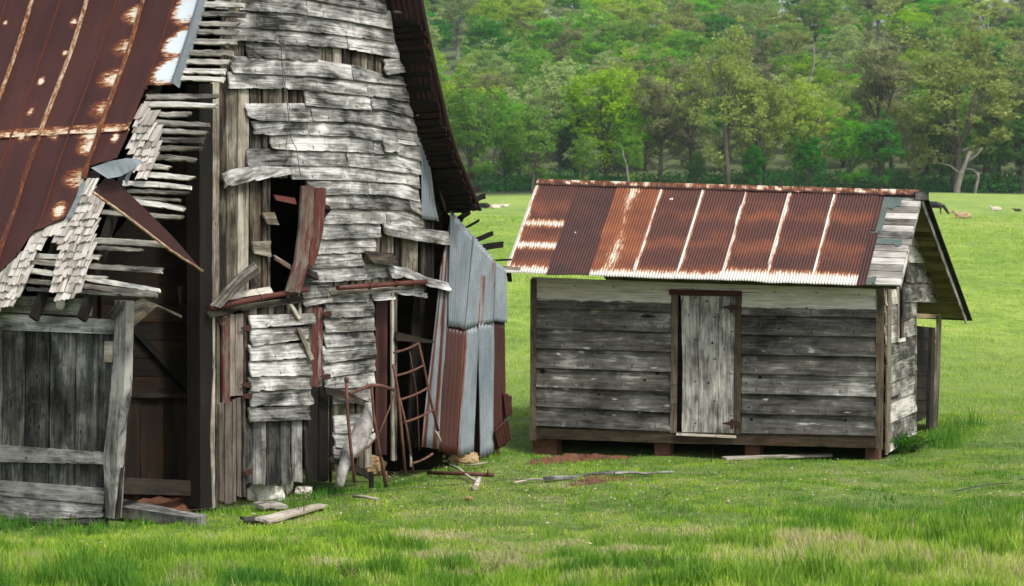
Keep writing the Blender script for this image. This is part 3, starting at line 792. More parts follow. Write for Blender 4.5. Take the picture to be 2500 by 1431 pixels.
# pipes (track rails) with collars
for pts, rad in (([(488, 752), (560, 738), (640, 722), (728, 707)], .027), ([(802, 703), (880, 698), (960, 692), (1018, 688)], .027)):
    mb = MB(); P = [SG(x, y, .12) for x, y in pts]; mb.tube(P, rad, 12)
    p = mb.build('door_track_pipe', MAT['pipe'], barn)
    for f in ((.04, .09, .13, .18, .22, .55) if pts[0][0] < 500 else (.33, .6, .8)):
        k = f * (len(P) - 1); i = int(k); c = P[i].lerp(P[i + 1], k - i); d = (P[i + 1] - P[i]).normalized()
        m2 = MB(); m2.tube([c - d * .012, c + d * .012], rad + .008, 12); m2.build('pipe_collar', MAT['pipe'], p)
gb('track_ledger', [(500, 762), (600, 742), (735, 722)], [(504, 776), (600, 756), (735, 738)], 'vert', .03, .05, jB=5)
gb('track_ledger', [(800, 712), (1000, 698)], [(800, 722), (1000, 706)], 'vert', .03, .05, jB=3)

# hinges on red door
for x, y in ((588, 800), (588, 938), (590, 965), (592, 1150), (785, 765), (782, 918)):
    mb = MB(); slab(mb, SG, [(x - 12, y), (x + 2, y - 6), (x + 12, y - 5)], [(x - 12, y + 2), (x + 2, y + 9), (x + 12, y + 7)], .07, .07, .008, rows=1, nseg=4); mb.build('hinge', MAT['hinge'], barn)
# chain ring
mb = MB(); cc = SG(535, 785, .06); mb.tube([cc + V(math.cos(a) * .035, 0, math.sin(a) * .045) for a in np.linspace(0, 6.3, 16)], .008, 6, cap=False); mb.build('iron_ring', MAT['iron'], barn)

# hanging wire on the gable
def wire(pts, r=.004, S=SG, o=.09, parent=barn, name='hanging_wire', mat='wire'):
    mb = MB(); mb.tube([S(x, y, o) for x, y in resample(pts, 24)], r, 5); return mb.build(name, MAT[mat], parent)
wire([(668, 100), (672, 180), (682, 230), (692, 340), (706, 362), (716, 430)])
wire([(674, 105), (668, 140), (680, 190), (676, 240), (690, 260), (678, 400)], .003)
wire([(664, 98), (670, 120), (676, 98)], .006)

# ---- left side wall
sw = MB()
bx = [-60, 8, 63, 124, 185, 240, 284]
for i in range(len(bx) - 1):
    n = 20; A = [(bx[i] - k * .3 + 2.6, lerp(800, 1270, k / n)) for k in range(n + 1)]; B = [(bx[i + 1] - k * .3 - 2.2, lerp(800, 1270, k / n)) for k in range(n + 1)]
    slab(sw, SS, A, B, U(-.004, .008), U(-.004, .008), .022, nseg=n, jA=1, jB=1, rows=3, r=U(.1, .7))
x = -60
while x > -420: 
    slab(sw, SS, [(x - 58, 790), (x - 58, 1260)], [(x - 2, 790), (x - 2, 1260)], 0, 0, .022, nseg=8, rows=2); x -= 58
sw.build('board_wall', MAT['vertgrey'], barn)
def sb_(name, A, B, mat, o1=.03, o2=.03, **k): return gb(name, A, B, mat, o1, o2, S=SS, **k)
sb_('fascia_board', [(-420, 716), (50, 722), (228, 730)], [(-420, 742), (0, 762), (224, 772)], 'vertgrey', .02, .025, r=.85, jB=1)
sb_('fascia_board', [(-420, 750), (0, 764), (287, 781)], [(-420, 786), (0, 805), (283, 816)], 'siding', .03, .04, r=.8, jB=1, jE=2)
sb_('rail', [(-420, 1070), (0, 1086), (266, 1105)], [(-420, 1108), (0, 1127), (264, 1133)], 'vertgrey', .03, .05, r=1, jA=3, jB=3, jE=3, th=.03)
sb_('rail', [(-420, 1148), (0, 1172), (262, 1192)], [(-420, 1185), (0, 1208), (262, 1230)], 'vertgrey', .03, .05, r=.9, jA=3, jB=2, jE=3, th=.03)
sb_('sill_beam', [(-420, 1186), (0, 1210), (258, 1232)], [(-420, 1250), (0, 1268), (255, 1262)], 'siding', .04, .06, r=.2, jA=3, jB=5, jE=3, th=.05)
# corner post, bent
mb = MB(); slab(mb, SS, [(290, 733), (286, 880), (272, 1040), (262, 1110), (268, 1262)], [(318, 735), (317, 810), (312, 960), (300, 1030), (288, 1266)], .05, .05, .10, nseg=34, rows=3, jA=2, jB=3, r=.95); mb.build('corner_post', MAT['vertgrey'], barn)
mb = MB(); slab(mb, SG, [(306, 800), (312, 960), (292, 1120), (282, 1266)], [(320, 812), (318, 960), (300, 1120), (290, 1266)], .02, .02, .06, nseg=24, rows=2, jB=2); mb.build('post_edge', MAT['vert'], barn)
sb_('patch_board', [(265, 833), (285, 833)], [(263, 884), (283, 884)], 'pale', .05, .05, r=.2)
sb_('broken_board', [(275, 770), (300, 735)], [(290, 782), (312, 752)], 'vert', .07, .09, jE=6)
sb_('broken_board', [(150, 722), (168, 724)], [(150, 752), (165, 756)], 'pale', .06, .07, jE=6)

# ---- dark inside seen through the corner opening
SI = SGt(.55)
def ib(name, A, B, mat='inner', o=0, th=.03, S=SI, **k): return gb(name, A, B, mat, o, o, th=th, S=S, **k)
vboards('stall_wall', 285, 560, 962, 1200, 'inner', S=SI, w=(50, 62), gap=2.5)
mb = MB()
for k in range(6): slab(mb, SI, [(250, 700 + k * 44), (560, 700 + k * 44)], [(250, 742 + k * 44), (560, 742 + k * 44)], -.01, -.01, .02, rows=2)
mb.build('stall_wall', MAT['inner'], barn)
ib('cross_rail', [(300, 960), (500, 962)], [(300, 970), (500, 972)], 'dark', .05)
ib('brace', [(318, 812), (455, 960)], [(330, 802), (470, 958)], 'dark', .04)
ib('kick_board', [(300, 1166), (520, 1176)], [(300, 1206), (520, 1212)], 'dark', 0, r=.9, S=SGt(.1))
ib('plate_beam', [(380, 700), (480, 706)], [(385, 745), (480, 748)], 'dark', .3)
gb('broken_board', [(322, 742), (345, 728), (440, 770)], [(320, 800), (380, 748), (440, 776)], 'vert', .02, .02, S=SGt(.1))
# interior shell to keep daylight out
def shell():
    mb = MB()
    def quad(a, b, c, d): 
        i = [mb.vert(p) for p in (a, b, c, d)]; mb.face(i, [(0, 0), (3, 0), (3, 3), (0, 3)], (.3, .5, .5))
    lo = -EYE - .1
    # back gable
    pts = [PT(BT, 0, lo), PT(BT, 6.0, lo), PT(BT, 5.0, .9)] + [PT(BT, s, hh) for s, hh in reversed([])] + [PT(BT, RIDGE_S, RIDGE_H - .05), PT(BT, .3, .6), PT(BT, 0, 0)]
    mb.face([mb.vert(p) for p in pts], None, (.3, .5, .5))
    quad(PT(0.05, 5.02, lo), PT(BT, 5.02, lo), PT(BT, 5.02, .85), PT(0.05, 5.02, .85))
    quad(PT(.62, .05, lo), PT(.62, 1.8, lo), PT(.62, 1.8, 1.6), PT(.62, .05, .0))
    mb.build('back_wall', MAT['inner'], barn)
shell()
# rusty sheet inside the narrow doorway
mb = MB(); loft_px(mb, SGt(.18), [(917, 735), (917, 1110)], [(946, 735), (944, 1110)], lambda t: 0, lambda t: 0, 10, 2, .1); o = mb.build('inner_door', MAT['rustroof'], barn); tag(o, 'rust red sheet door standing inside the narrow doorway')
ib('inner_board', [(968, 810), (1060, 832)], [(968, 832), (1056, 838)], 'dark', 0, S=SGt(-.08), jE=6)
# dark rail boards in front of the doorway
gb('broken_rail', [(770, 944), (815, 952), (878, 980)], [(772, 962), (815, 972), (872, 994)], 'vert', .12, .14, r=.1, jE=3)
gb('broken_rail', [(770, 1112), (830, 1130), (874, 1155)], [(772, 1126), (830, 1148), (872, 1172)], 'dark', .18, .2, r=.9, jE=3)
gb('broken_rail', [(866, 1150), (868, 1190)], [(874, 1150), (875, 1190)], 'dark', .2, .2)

# ---- lean-to end wall of corrugated sheets
def corr_quad(name, TL, TR_, BR, BL_, mat='galv', out=.03, pitch=9.5, amp=.014, g=.2, gf=None, S=SG, parent=barn, rows=14, th=.004, jb=3, label=None, b=.5):
    mb = MB(); w = max(math.hypot(TR_[0] - TL[0], TR_[1] - TL[1]), math.hypot(BR[0] - BL_[0], BR[1] - BL_[1]))
    n = max(4, int(w / pitch * 6)); P, Q, Ug, C = [], [], [], []; uo, vo = U(0, 40), U(0, 40); sd = U(0, 99)
    p0 = S(*TL)
    for i in range(n + 1):
        u = i / n; rp, rq, ru, rc = [], [], [], []
        a = (lerp(TL[0], TR_[0], u), lerp(TL[1], TR_[1], u)); bb = (lerp(BL_[0], BR[0], u), lerp(BL_[1], BR[1], u) + noise.noise(V(u * 5 + sd, 0, 0)) * jb)
        for j in range(rows + 1):
            v = j / rows; x, y = lerp(a[0], bb[0], v), lerp(a[1], bb[1], v)
            o = out + amp * math.sin(u * w / pitch * 2 * math.pi) + noise.noise(V(u * 1.5 + sd, v * 2, 0)) * .012
            p = S(x, y, o); rp.append(p); rq.append(S(x, y, o - th)); ru.append((uo + u * w / 210, vo + (p.z - p0.z))); rc.append((.5, gf(u, v) if gf else g, b))
        P.append(rp); Q.append(rq); Ug.append(ru); C.append(rc)
    mb.grid(P, Q, Ug, C, smooth=True)
    o = mb.build(name, MAT[mat], parent)
    if label: o['label'] = label
    return o
corr_quad('wall_sheet', (1024, 352), (1038, 372), (1068, 540), (1022, 535), out=.03, g=.12, label='narrow grey sheet hanging under the eaves')
corr_quad('wall_sheet', (1072, 650), (1098, 540), (1070, 1098), (1026, 1090), out=.02, gf=lambda u, v: .38 + .3 * math.sin(u * 12) + .1, label='leaning sheet streaked with long rust stripes')
corr_quad('wall_sheet', (1085, 790), (1130, 800), (1112, 1112), (1064, 1102), out=.035, g=1.15, gf=lambda u, v: 1.2 if u < .82 else .7, label='deep rust red sheet low on the lean-to wall')
corr_quad('wall_sheet', (1130, 796), (1160, 794), (1146, 1104), (1108, 1114), out=.045, gf=lambda u, v: .55 if u < .12 else .05)
corr_quad('wall_sheet', (1158, 788), (1196, 782), (1196, 1104), (1164, 1120), out=.05, g=.08)
corr_quad('wall_sheet', (1195, 780), (1224, 782), (1228, 1088), (1196, 1098), out=.04, g=1.25)
corr_quad('wall_sheet', (1088, 513), (1146, 578), (1124, 802), (1084, 796), out=.06, g=.14, jb=4)
corr_quad('wall_sheet', (1144, 576), (1198, 640), (1192, 786), (1121, 803), out=.07, gf=lambda u, v: .50 if (.45 < u < .6 and v > .3) or u > .86 else .15, jb=4)
corr_quad('wall_sheet', (1196, 640), (1222, 657), (1223, 788), (1190, 784), out=.08, g=.2, jb=2)
corr_quad('wall_sheet', (1214, 955), (1232, 966), (1234, 1012), (1220, 1020), out=.08, g=1.0, label='scrap of torn rusty sheet curling off the corner')
corr_quad('wall_sheet', (1190, 1050), (1222, 1020), (1230, 1072), (1200, 1095), out=.1, g=1.2)
# framing and roof of the lean-to, running back
mb = MB()
a0, a1 = SG(1090, 515), SG(1222, 655); t_, s0, h0 = to_ts(a0); t_, s1, h1 = to_ts(a1)
P, Q, Ug, C = [], [], [], []
for k in range(61):
    t = .02 + (BT - .02) * k / 60; o = .006 * math.sin(t * 80)
    P.append([PT(t, lerp(s0, s1, x / 4), lerp(h0, h1, x / 4) + .0 + o) for x in range(5)]); Q.append([PT(t, lerp(s0, s1, x / 4), lerp(h0, h1, x / 4) - .008 + o) for x in range(5)])
    Ug.append([(t, x * .3) for x in range(5)]); C.append([(.5, .1, .3)] * 5)
mb.grid(P, Q, Ug, C); mb.build('lean_to_roof', MAT['corr'], barn)
mb = MB(); P, Q = [], []
for k in range(61):
    t = .02 + (BT - .02) * k / 60; o = .006 * math.sin(t * 80)
    P.append([PT(t, s1 + o, h1 - .02), PT(t, s1 + o, -EYE + .1)]); Q.append([PT(t, s1 + o - .008, h1 - .02), PT(t, s1 + o - .008, -EYE + .1)])
mb.grid(P, Q); mb.build('lean_to_side_wall', MAT['corr'], barn)
for (x0, y0, x1, y1, w, mt) in ((1103, 546, 1150, 517, 12, 'dark'), (1128, 562, 1171, 538, 6, 'dark'), (1152, 592, 1204, 570, 12, 'dark'), (1168, 606, 1229, 597, 16, 'dark'), (1196, 636, 1252, 634, 5, 'dark'), (1205, 651, 1271, 657, 9, 'vert'), (1122, 556, 1140, 506, 13, 'vert')):
    mb = MB(); p0, p1 = SGt(.12)(x0, y0), SGt(-.1)(x1, y1); wm = w / F * 22.5
    mb.board(p0, p1, V(0, .2, 1).normalized() * wm, -DB, wm * .6, jag=.004, ends=.02); mb.build('rafter_tail', MAT[mt], barn)

# ------------------------------------------------------------------ shed
TH2 = math.atan2(1920, 5000)
G2 = V(math.sin(TH2), math.cos(TH2), 0); D2 = V(-math.cos(TH2), math.sin(TH2), 0)
K0 = V(4.5, 25.0, 0)
SF = plane_fn(K0, -G2); SK = plane_fn(K0, -D2)
def PK(t, s, h): q = K0 + D2 * t + G2 * s; return V(q.x, q.y, zh(h))
def to_k(p): q = Vector((p.x, p.y, 0)) - K0; return q.dot(D2), q.dot(G2), p.z - EYE
shed = empty('shed', PK(2.2, 0, -EYE), 'small grey clapboard shed on brick piers with rusty corrugated roof and plank door', 'shed')
def fb(name, A, B, mat, o1=.03, o2=.03, th=.02, S=SF, **k): return gb(name, A, B, mat, o1, o2, th=th, S=S, parent=shed, **k)
Lb = [(697, 706), (751, 760), (800, 810), (848, 858), (896, 907), (943, 955), (990, 1006), (1038, 1052)]
Rb = [(717, 722), (768, 775), (816, 821), (863, 870), (911, 918), (959, 967), (1008, 1016), (1056, 1062)]
KNL = [(1356, 808), (1420, 811), (1425, 862), (1489, 784), (1573, 903), (1410, 938), (1450, 922), (1345, 952), (1500, 975), (1365, 865), (1560, 1010), (1590, 1035), (1866, 858), (1880, 845), (1930, 825), (1870, 975), (1960, 1000), (1985, 992), (1940, 1000), (2060, 780), (2045, 790), (2025, 1000), (1842, 795), (1920, 930), (2090, 860), (1770, 900)]
fs = MB()
for (xa, xb, bb) in ((1312, 1640, Lb), (1812, 2141, Rb)):
    fs = MB()
    for i in range(len(bb) - 1):
        y0, y1 = bb[i]; z0, z1 = bb[i + 1]
        gg = .92 if i == 0 else (.36 if i == 1 else (.1))
        def gfun(x, y, i=i, ya=y0, yb=z0, xa=xa, xb=xb):
            v = (y - lerp(y0, y1, (x - xa) / (xb - xa))) / 50
            if i == 0: return 1.0 - max(0, v - .42) * 1.9 + .12 * noise.noise(V(x * .02, 0, i))
            if i == 1: return .35 - v * .4 + .35 * max(0, noise.noise(V(x * .03, 3, i)))
            return .03 + .9 * max(0, noise.noise(V(x * .022, y * .045, i * 3)) - .12) + .62 * max([0] + [1 - math.hypot((x - kx) / 17, (y - ky) / 9) for kx, ky in KNL])
        slab(fs, SF, [(xa, y0 - 2), (xb, y1 - 2)], [(xa, z0 + 1), (xb, z1 + 1)], .002, .046, .02, nseg=50, jB=.9, warp=.003, rows=6, gf=gfun, r=.15 + .5 * R())
    fs.build('clapboard_siding', MAT['shed'], shed)
fb('frieze_board', [(1300, 676), (1640, 690), (2160, 706)], [(1300, 699), (1640, 708), (2160, 724)], 'shed', .026, .026, g=1.1, nseg=40, rows=2)
fb('corner_board', [(1297, 680), (1296, 1075)], [(1312, 680), (1311, 1075)], 'trim', .035, .035, g=.1, r=.6)
fb('corner_board', [(2141, 704), (2139, 1095)], [(2160, 704), (2156, 1098)], 'trim', .035, .035, g=.2, r=.6)
fb('sill_beam', [(1303, 1043), (1640, 1054), (2142, 1064)], [(1303, 1070), (1640, 1082), (2142, 1094)], 'trim', .03, .03, th=.12, g=.05, jB=2, nseg=50)
fb('door_header', [(1636, 706), (1812, 710)], [(1636, 720), (1812, 724)], 'trim', .045, .045, g=.85)
fb('door_jamb', [(1642, 720), (1638, 1056)], [(1657, 720), (1653, 1056)], 'trim', .04, .04, g=.2, r=.7)
fb('door_jamb', [(1797, 722), (1795, 1060)], [(1812, 722), (1810, 1060)], 'trim', .04, .04, g=.25, r=.3)
fb('door_sill', [(1655, 1056), (1800, 1063)], [(1655, 1062), (1800, 1069)], 'pale', .07, .07, r=.9)
door = MB()
for (a, b, c, d) in ((1663, 1709, 1659, 1706), (1710, 1757, 1707, 1754), (1758, 1797, 1755, 1793)):
    slab(door, SF, [(a, 722), (c + (8 if a == 1663 else 0), 900), (c + (6 if a == 1663 else 0), 1058)], [(b, 722), (d, 900), (d, 1060)], .012 if a == 1663 else .02, .02, .02, nseg=26, rows=3, warp=.006, r=.95, gf=lambda x, y: .27 + .65 * noise.noise(V(x * .02, y * .008, 1)))
do = door.build('door', MAT['shed'], shed)
for y in (750, 1033):
    mb = MB(); slab(mb, SF, [(1766, y - 1), (1785, y - 5), (1800, y - 5), (1814, y)], [(1766, y + 1), (1785, y + 5), (1800, y + 5), (1814, y + 2)], .062, .062, .008, nseg=10, rows=2); mb.build('hinge', MAT['hinge'], do)
    mb = MB(); slab(mb, SF, [(1786, y - 10), (1793, y - 10)], [(1786, y + 14), (1793, y + 14)], .07, .07, .01, nseg=2, rows=1); mb.build('hinge_knuckle', MAT['hinge'], do)
# knots / holes on siding
for x, y, r in ((1575, 930, 5.5), (1607, 911, 5), (1326, 906, 6.5), (1823, 936, 3.5), (1857, 921, 5), (1907, 940, 5.5), (2002, 947, 6), (1836, 1024, 4), (2065, 1026, 3.5), (1740, 838, 3), (1723, 735, 2), (1731, 935, 2.5), (2137, 802, 2)):
    mb = MB(); c = SF(x, y, .027); rm = r / F * 25.7
    k = mb.vert(c); ring = [mb.vert(c + D2 * math.cos(a) * rm + UP * math.sin(a) * rm * .9 + G2 * .004) for a in np.linspace(0, 2 * math.pi, 13)[:-1]]
    for i in range(12): mb.face([k, ring[i], ring[(i + 1) % 12]])
    mb.build('knot', MAT['dark'], shed)
fb('split_hole', [(1567, 770), (1580, 766), (1600, 771)], [(1567, 774), (1580, 777), (1602, 775)], 'tar', .026, .024, th=.003)
# inner box (floor and walls inside) so the slits read dark
mb = MB()
def box3(mb, f, a0, a1, b0, b1, c0, c1):
    P = [f(a, b, c) for a in (a0, a1) for b in (b0, b1) for c in (c0, c1)]; i = [mb.vert(p) for p in P]
    for q in ((0, 1, 3, 2), (4, 6, 7, 5), (0, 4, 5, 1), (2, 3, 7, 6), (0, 2, 6, 4), (1, 5, 7, 3)): mb.face([i[x] for x in q], [(0, 0), (2, 0), (2, 2), (0, 2)], (.3, .5, .5))
box3(mb, PK, .04, 4.5, .05, 2.30, -1.82, -.02)
mb.build('inner_lining', MAT['inner'], shed)

mb = MB()
for (a0, a1, b0, b1) in ((.05, 4.5, 2.28, 2.34), (4.44, 4.5, .3, 2.28), (.06, .1, .5, 2.28)): box3(mb, PK, a0, a1, b0, b1, -2.4, -1.86)
mb.build('underfloor_blocker', MAT['inner'], shed)  # dark walls added under the floor so the gaps between piers go black
# gable end boards
gs = MB()
gy = [(712, 702), (748, 733), (796, 772), (843, 817), (891, 864), (940, 911), (987, 958), (1038, 1004), (1086, 1052), (1112, 1070)]
for i in range(len(gy) - 1):
    (a, b), (c, d) = gy[i], gy[i + 1]
    segs = ((2160, 2234),)
    if i < 3: segs = ((2160, 2187), (2200, 2234))
    for xa, xb in segs:
        f = lambda x, p, q: lerp(p, q, (x - 2158) / 74)
        slab(gs, SK, [(xa, f(xa, a, b) - 2), (xb, f(xb, a, b) - 2)], [(xa, f(xa, c, d) + (0 if i < 8 else U(-8, 2))), (xb, f(xb, c, d) - (0 if i < 8 else 12))], .006, .028, .018, nseg=12, jB=1.4, jE=.5, rows=3)
# upper triangle
def rake_x(y): return interp([(470, 2243), (700, 2207)], y)
for (ya, yb, xa, xa2, xb, xb2) in ((560, 600, 2233, 2222, 2236, 2250), (600, 641, 2222, 2216, 2250, 2262), (641, 690, 2216, 2210, 2262, 2274), (690, 737, 2207, 2206, 2274, 2287)):
    slab(gs, SK, [(xa, ya), (xb, ya + 4)], [(xa2, yb), (xb2, yb + 2)], .006, .028, .018, nseg=12, jB=2, rows=3)
gs.build('gable_siding', MAT['shedlight'], shed)
fb('corner_board', [(2162, 706), (2158, 1108)], [(2171, 706), (2167, 1104)], 'trim', .034, .034, S=SK, g=0, r=.9)
fb('window_frame', [(2187, 700), (2187, 828)], [(2190, 700), (2190, 826)], 'vert', .03, .03, S=SK)
fb('window_frame', [(2198, 700), (2198, 826)], [(2201, 700), (2201, 824)], 'vert', .03, .03, S=SK)
fb('window_frame', [(2186, 828), (2202, 824)], [(2186, 836), (2202, 832)], 'pale', .05, .05, S=SK, nseg=4)
fb('window_pane', [(2189, 700), (2189, 828)], [(2199, 700), (2199, 826)], 'dark', .0, .0, S=SK, r=.3)
fb('siding_hole', [(2166, 970), (2190, 962)], [(2166, 978), (2186, 972)], 'tar', .03, .032, th=.003, S=SK, nseg=4)
# recessed dark bay at the back
SK2 = plane_fn(K0 + D2 * .35, -D2)
mb = MB()
for k in range(9):
    y = 794 + k * 31
    slab(mb, SK2, [(2225, y), (2283, y + 6 - k * 2)], [(2225, y + 30), (2283 - k, y + 35 - k * 2)], 0, .01, .02, nseg=6, rows=2, r=.1)
slab(mb, SK2, [(2222, 800), (2284, 806)], [(2222, 1066), (2272, 1062)], -.03, -.03, .02, nseg=6, rows=2, warp=0)
mb.build('bay_wall', MAT['inner'], shed)
fb('bay_post', [(2288, 772), (2284, 900), (2274, 1076)], [(2296, 776), (2292, 900), (2284, 1078)], 'vert', .02, .02, S=SK, th=.03)
fb('bay_post', [(2276, 800), (2268, 1070)], [(2284, 800), (2276, 1070)], 'dark', .0, .0, S=SK, th=.05, g=.1)
fb('wall_edge', [(2232, 735), (2231, 1060)], [(2235, 737), (2234, 1056)], 'trim', .02, .02, S=SK, th=.10, g=0)
fb('bay_beam', [(2234, 765), (2300, 768)], [(2234, 777), (2300, 777)], 'soffit', -.02, -.02, S=SK, th=.08)
# main rear wall & left wall (off view)
mb = MB()
for (f, a0, a1) in ((lambda u, z: PK(lerp(.0, 4.55, u), 2.38, z), 0, 1), (lambda u, z: PK(4.56, lerp(0, 2.36, u), z), 0, 1)):
    for k in range(8):
        P = [[f(x / 6, -1.95 + k * .24 + .25) + V(0, 0, 0), f(x / 6, -1.95 + k * .24)] for x in range(7)]
        mb.grid(P, None, [[(x * .7, k), (x * .7, k + .24)] for x in range(7)], [[(R(), 0, .5)] * 2] * 7)
mb.build('rear_wall', MAT['shed'], shed)

# roof: bilinear sheets
ER, EL = V(-.30, -.35, .015), V(4.74, -.35, .20)
RRk, RL = V(-.30, 1.16, 1.165), V(4.86, 1.16, 1.40)
BRk, BLk = V(-.30, 4.95, -.45), V(4.86, 4.95, -.25)
def bil(A, B, C, D, u, v, out=0.0):   # u: right->left, v: ridge(0)->eave(1)
    top = A.lerp(B, u); bot = C.lerp(D, u); p = top.lerp(bot, v)
    e1 = (B - A); e2 = (C - A); n = e1.cross(e2).normalized()
    if n.z < 0: n = -n
    p = p + n * out
    return PK(p.x, p.y, p.z)
def FR(u, v, out=0.0): return bil(RRk, RL, ER, EL, u, v, out)
def BRf(u, v, out=0.0): return bil(RRk, RL, BRk, BLk, u, v, out)
# deck planks (front)
mb = MB(); nv = 14
for k in range(nv):
    v0, v1 = k / nv, (k + 1) / nv - .006
    for (ua, ub) in ((0, .5), (.5, 1)):
        n = 24; r = R(); uo = U(0, 30); j0 = U(-.003, .004) if ua == 0 else 0
        P, Q, Ug, C = [], [], [], []
        for i in range(n + 1):
            u = lerp(ua, ub, i / n) + (j0 if i == 0 else 0); w = noise.noise(V(u * 9, k * 3, 0)) * .004
            w2 = noise.noise(V(u * 60, k * 5, 1)) * .004
            P.append([FR(u, v0 + w2, w), FR(u, (v0 + v1) / 2, w + .002), FR(u, v1 + w2, w)]); Q.append([FR(u, v0 + w2, w - .02), FR(u, (v0 + v1) / 2, w - .02), FR(u, v1 + w2, w - .02)])
            Ug.append([(uo + u * 5, k + x * .06) for x in range(3)]); C.append([(r, .5, x / 2) for x in range(3)])
        mb.grid(P, Q, Ug, C)
mb.build('roof_deck', MAT['deck'], shed)
mb = MB(); nv = 26
for k in range(nv):
    v0, v1 = k / nv, (k + 1) / nv - .003; r = R()
    n = 12
    P = [[BRf(i / n, v0, 0), BRf(i / n, v1, 0)] for i in range(n + 1)]; Q = [[BRf(i / n, v0, -.02), BRf(i / n, v1, -.02)] for i in range(n + 1)]
    mb.grid(P, Q, [[(i * .4 + k * 3, k), (i * .4 + k * 3, k + .13)] for i in range(n + 1)], [[(r, .5, .5)] * 2] * (n + 1))
mb.build('roof_deck', MAT['soffit'], shed)
mb = MB(); n = 30
P = [[BRf(-.012, 0, .03)] , ]
P = [[BRf(lerp(-.012, 1.01, i / n), v, .022 + (.004 * noise.noise(V(i, v * 9, 0)))) for v in (0, .3, .6, .9, 1.03)] for i in range(n + 1)]
Q = [[BRf(lerp(-.012, 1.01, i / n), v, .006) for v in (0, .3, .6, .9, 1.03)] for i in range(n + 1)]
mb.grid(P, Q); mb.build('rear_roofing', MAT['tar'], shed)
# barge boards, rafters at the gable
def barge(fn, name, v0=0, v1=1, dep=.10, mat='shedlight', o=-.022, u=-.001, w=.02):
    mb = MB(); n = 14
    P = [[fn(u, lerp(v0, v1, i / n), o), fn(u, lerp(v0, v1, i / n), o - dep)] for i in range(n + 1)]
    Q = [[fn(u + w / 5, lerp(v0, v1, i / n), o), fn(u + w / 5, lerp(v0, v1, i / n), o - dep)] for i in range(n + 1)]
    mb.grid(P, Q, [[(i * .2, .0), (i * .2, .1)] for i in range(n + 1)]); return mb.build(name, MAT[mat], shed)
barge(FR, 'barge_board', -.0, .99, .05)
barge(BRf, 'barge_board', .0, 1.0, .07)
barge(BRf, 'rafter', .02, .80, .09, 'soffit', u=.055, w=.04)
for k in range(6): barge(BRf, 'rafter', .02, .99, .09, 'soffit', u=.2 + k * .15, w=.04)
# felt patches
def patch(u0, u1, v0, v1, o, name='felt_patch', mat='felt', jag=.02):
    mb = MB(); n = 14; P = []; Q = []
    for i in range(n + 1):
        f = i / n; u = lerp(u0, u1, f); a = v0 + noise.noise(V(f * 4, v0 * 9, 0)) * jag; b = v1 + noise.noise(V(f * 5, v1 * 19, 3)) * jag * 2.5
        a, b = min(a, b), max(a, b)
        P.append([FR(u, lerp(a, b, j / 3), o) for j in range(4)]); Q.append([FR(u, lerp(a, b, j / 3), o - .006) for j in range(4)])
    mb.grid(P, Q); mb.build(name, MAT[mat], shed)
patch(.045, .11, .03, .18, .012); patch(.075, .115, .16, .46, .013, jag=.03); patch(.02, .10, .52, .585, .012); patch(.06, .095, .93, 1.0, .012)

# corrugated roof sheets: one part each
NS = 8; metal0 = .085
def sheet(u0, u1, k, seed, v0=.012, v1=1.035, o=.03, zl=True, kind=0, name='roof_sheet'):
    mb = MB(); W = (u1 - u0) * 5.1; n = int(W / .0375 * 6); P, Q, Ug, C = [], [], [], []; rows_ = 30
    for i in range(n + 1):
        x = i / n; u = lerp(u0, u1, x); rp, rq, ru, rc = [], [], [], []
        for j in range(rows_ + 1):
            y = j / rows_; v = lerp(v0, v1, y)
            oo = o + .0075 * math.sin(u * 5.1 / .0375 * 2 * math.pi) + .010 * noise.noise(V(u * 7, v * 2, seed)) + (.012 * noise.noise(V(u * 14, 4, seed)) if j > rows_ - 3 else 0)
            vv = v + (.008 * noise.noise(V(u * 22, 2, seed)) if j == rows_ else 0)
            xx = 1 - x     # 0 at the left edge of the sheet seen from the front
            z = 0
            if zl: z = max(z, 1.10 - xx * (7.5 + 3.5 * noise.noise(V(y * 7, seed, 0))) if xx < .18 else 0)   # zinc strip at the left lap
            if kind != 1: z = max(z, (y - .87) * 8.0 + (.35 if k < 3 else .05))
            if kind == 2: # leftmost: bands
                z = max(z, .80 - abs(y - .46) * 10, .85 - abs(y - .70) * 10, .9 - xx * 6)
            if kind == 3: # orange streaked
                z = max(z, .56 - abs(xx - .42 + .04 * math.sin(y * 7)) * 1.9 + .12 * math.sin(y * 9 + 1))
            b = .20 + .26 * math.exp(-((y - .30 + .02 * math.sin(xx * 9 + k)) / .07) ** 2) + .30 * math.exp(-((y - .62 + .02 * math.sin(xx * 7 + k)) / .09) ** 2) + .3 * math.exp(-((y - .93) / .07) ** 2)
            if kind == 1: b = .05
            if kind == 3: b = .62
            rp.append(FR(u, vv, oo)); rq.append(FR(u, vv, oo - .003)); ru.append((seed * 3 + u * 5.1, seed + v * 1.9)); rc.append((.5, z * .9, b))
        P.append(rp); Q.append(rq); Ug.append(ru); C.append(rc)
    mb.grid(P, Q, Ug, C, smooth=True); return mb.build(name, MAT['corr'], shed)
bd = [lerp(metal0 + .018, 1.004, k / NS) for k in range(NS + 1)]
for k in range(NS):
    kind = {NS - 1: 2, NS - 2: 1, NS - 3: 3}.get(k, 0)
    o = sheet(bd[k], bd[k + 1] + .003, k, k * 1.7 + 2, o=.028 + (.004 if k % 2 else 0), kind=kind, zl=kind in (0, 2))
sheet(metal0 - .004, metal0 + .019, 0, 31, v0=.46, v1=1.03, o=.022, zl=False, kind=1); sheet(metal0 + .004, metal0 + .019, 0, 33, v0=.01, v1=.44, o=.022, zl=False, kind=1)
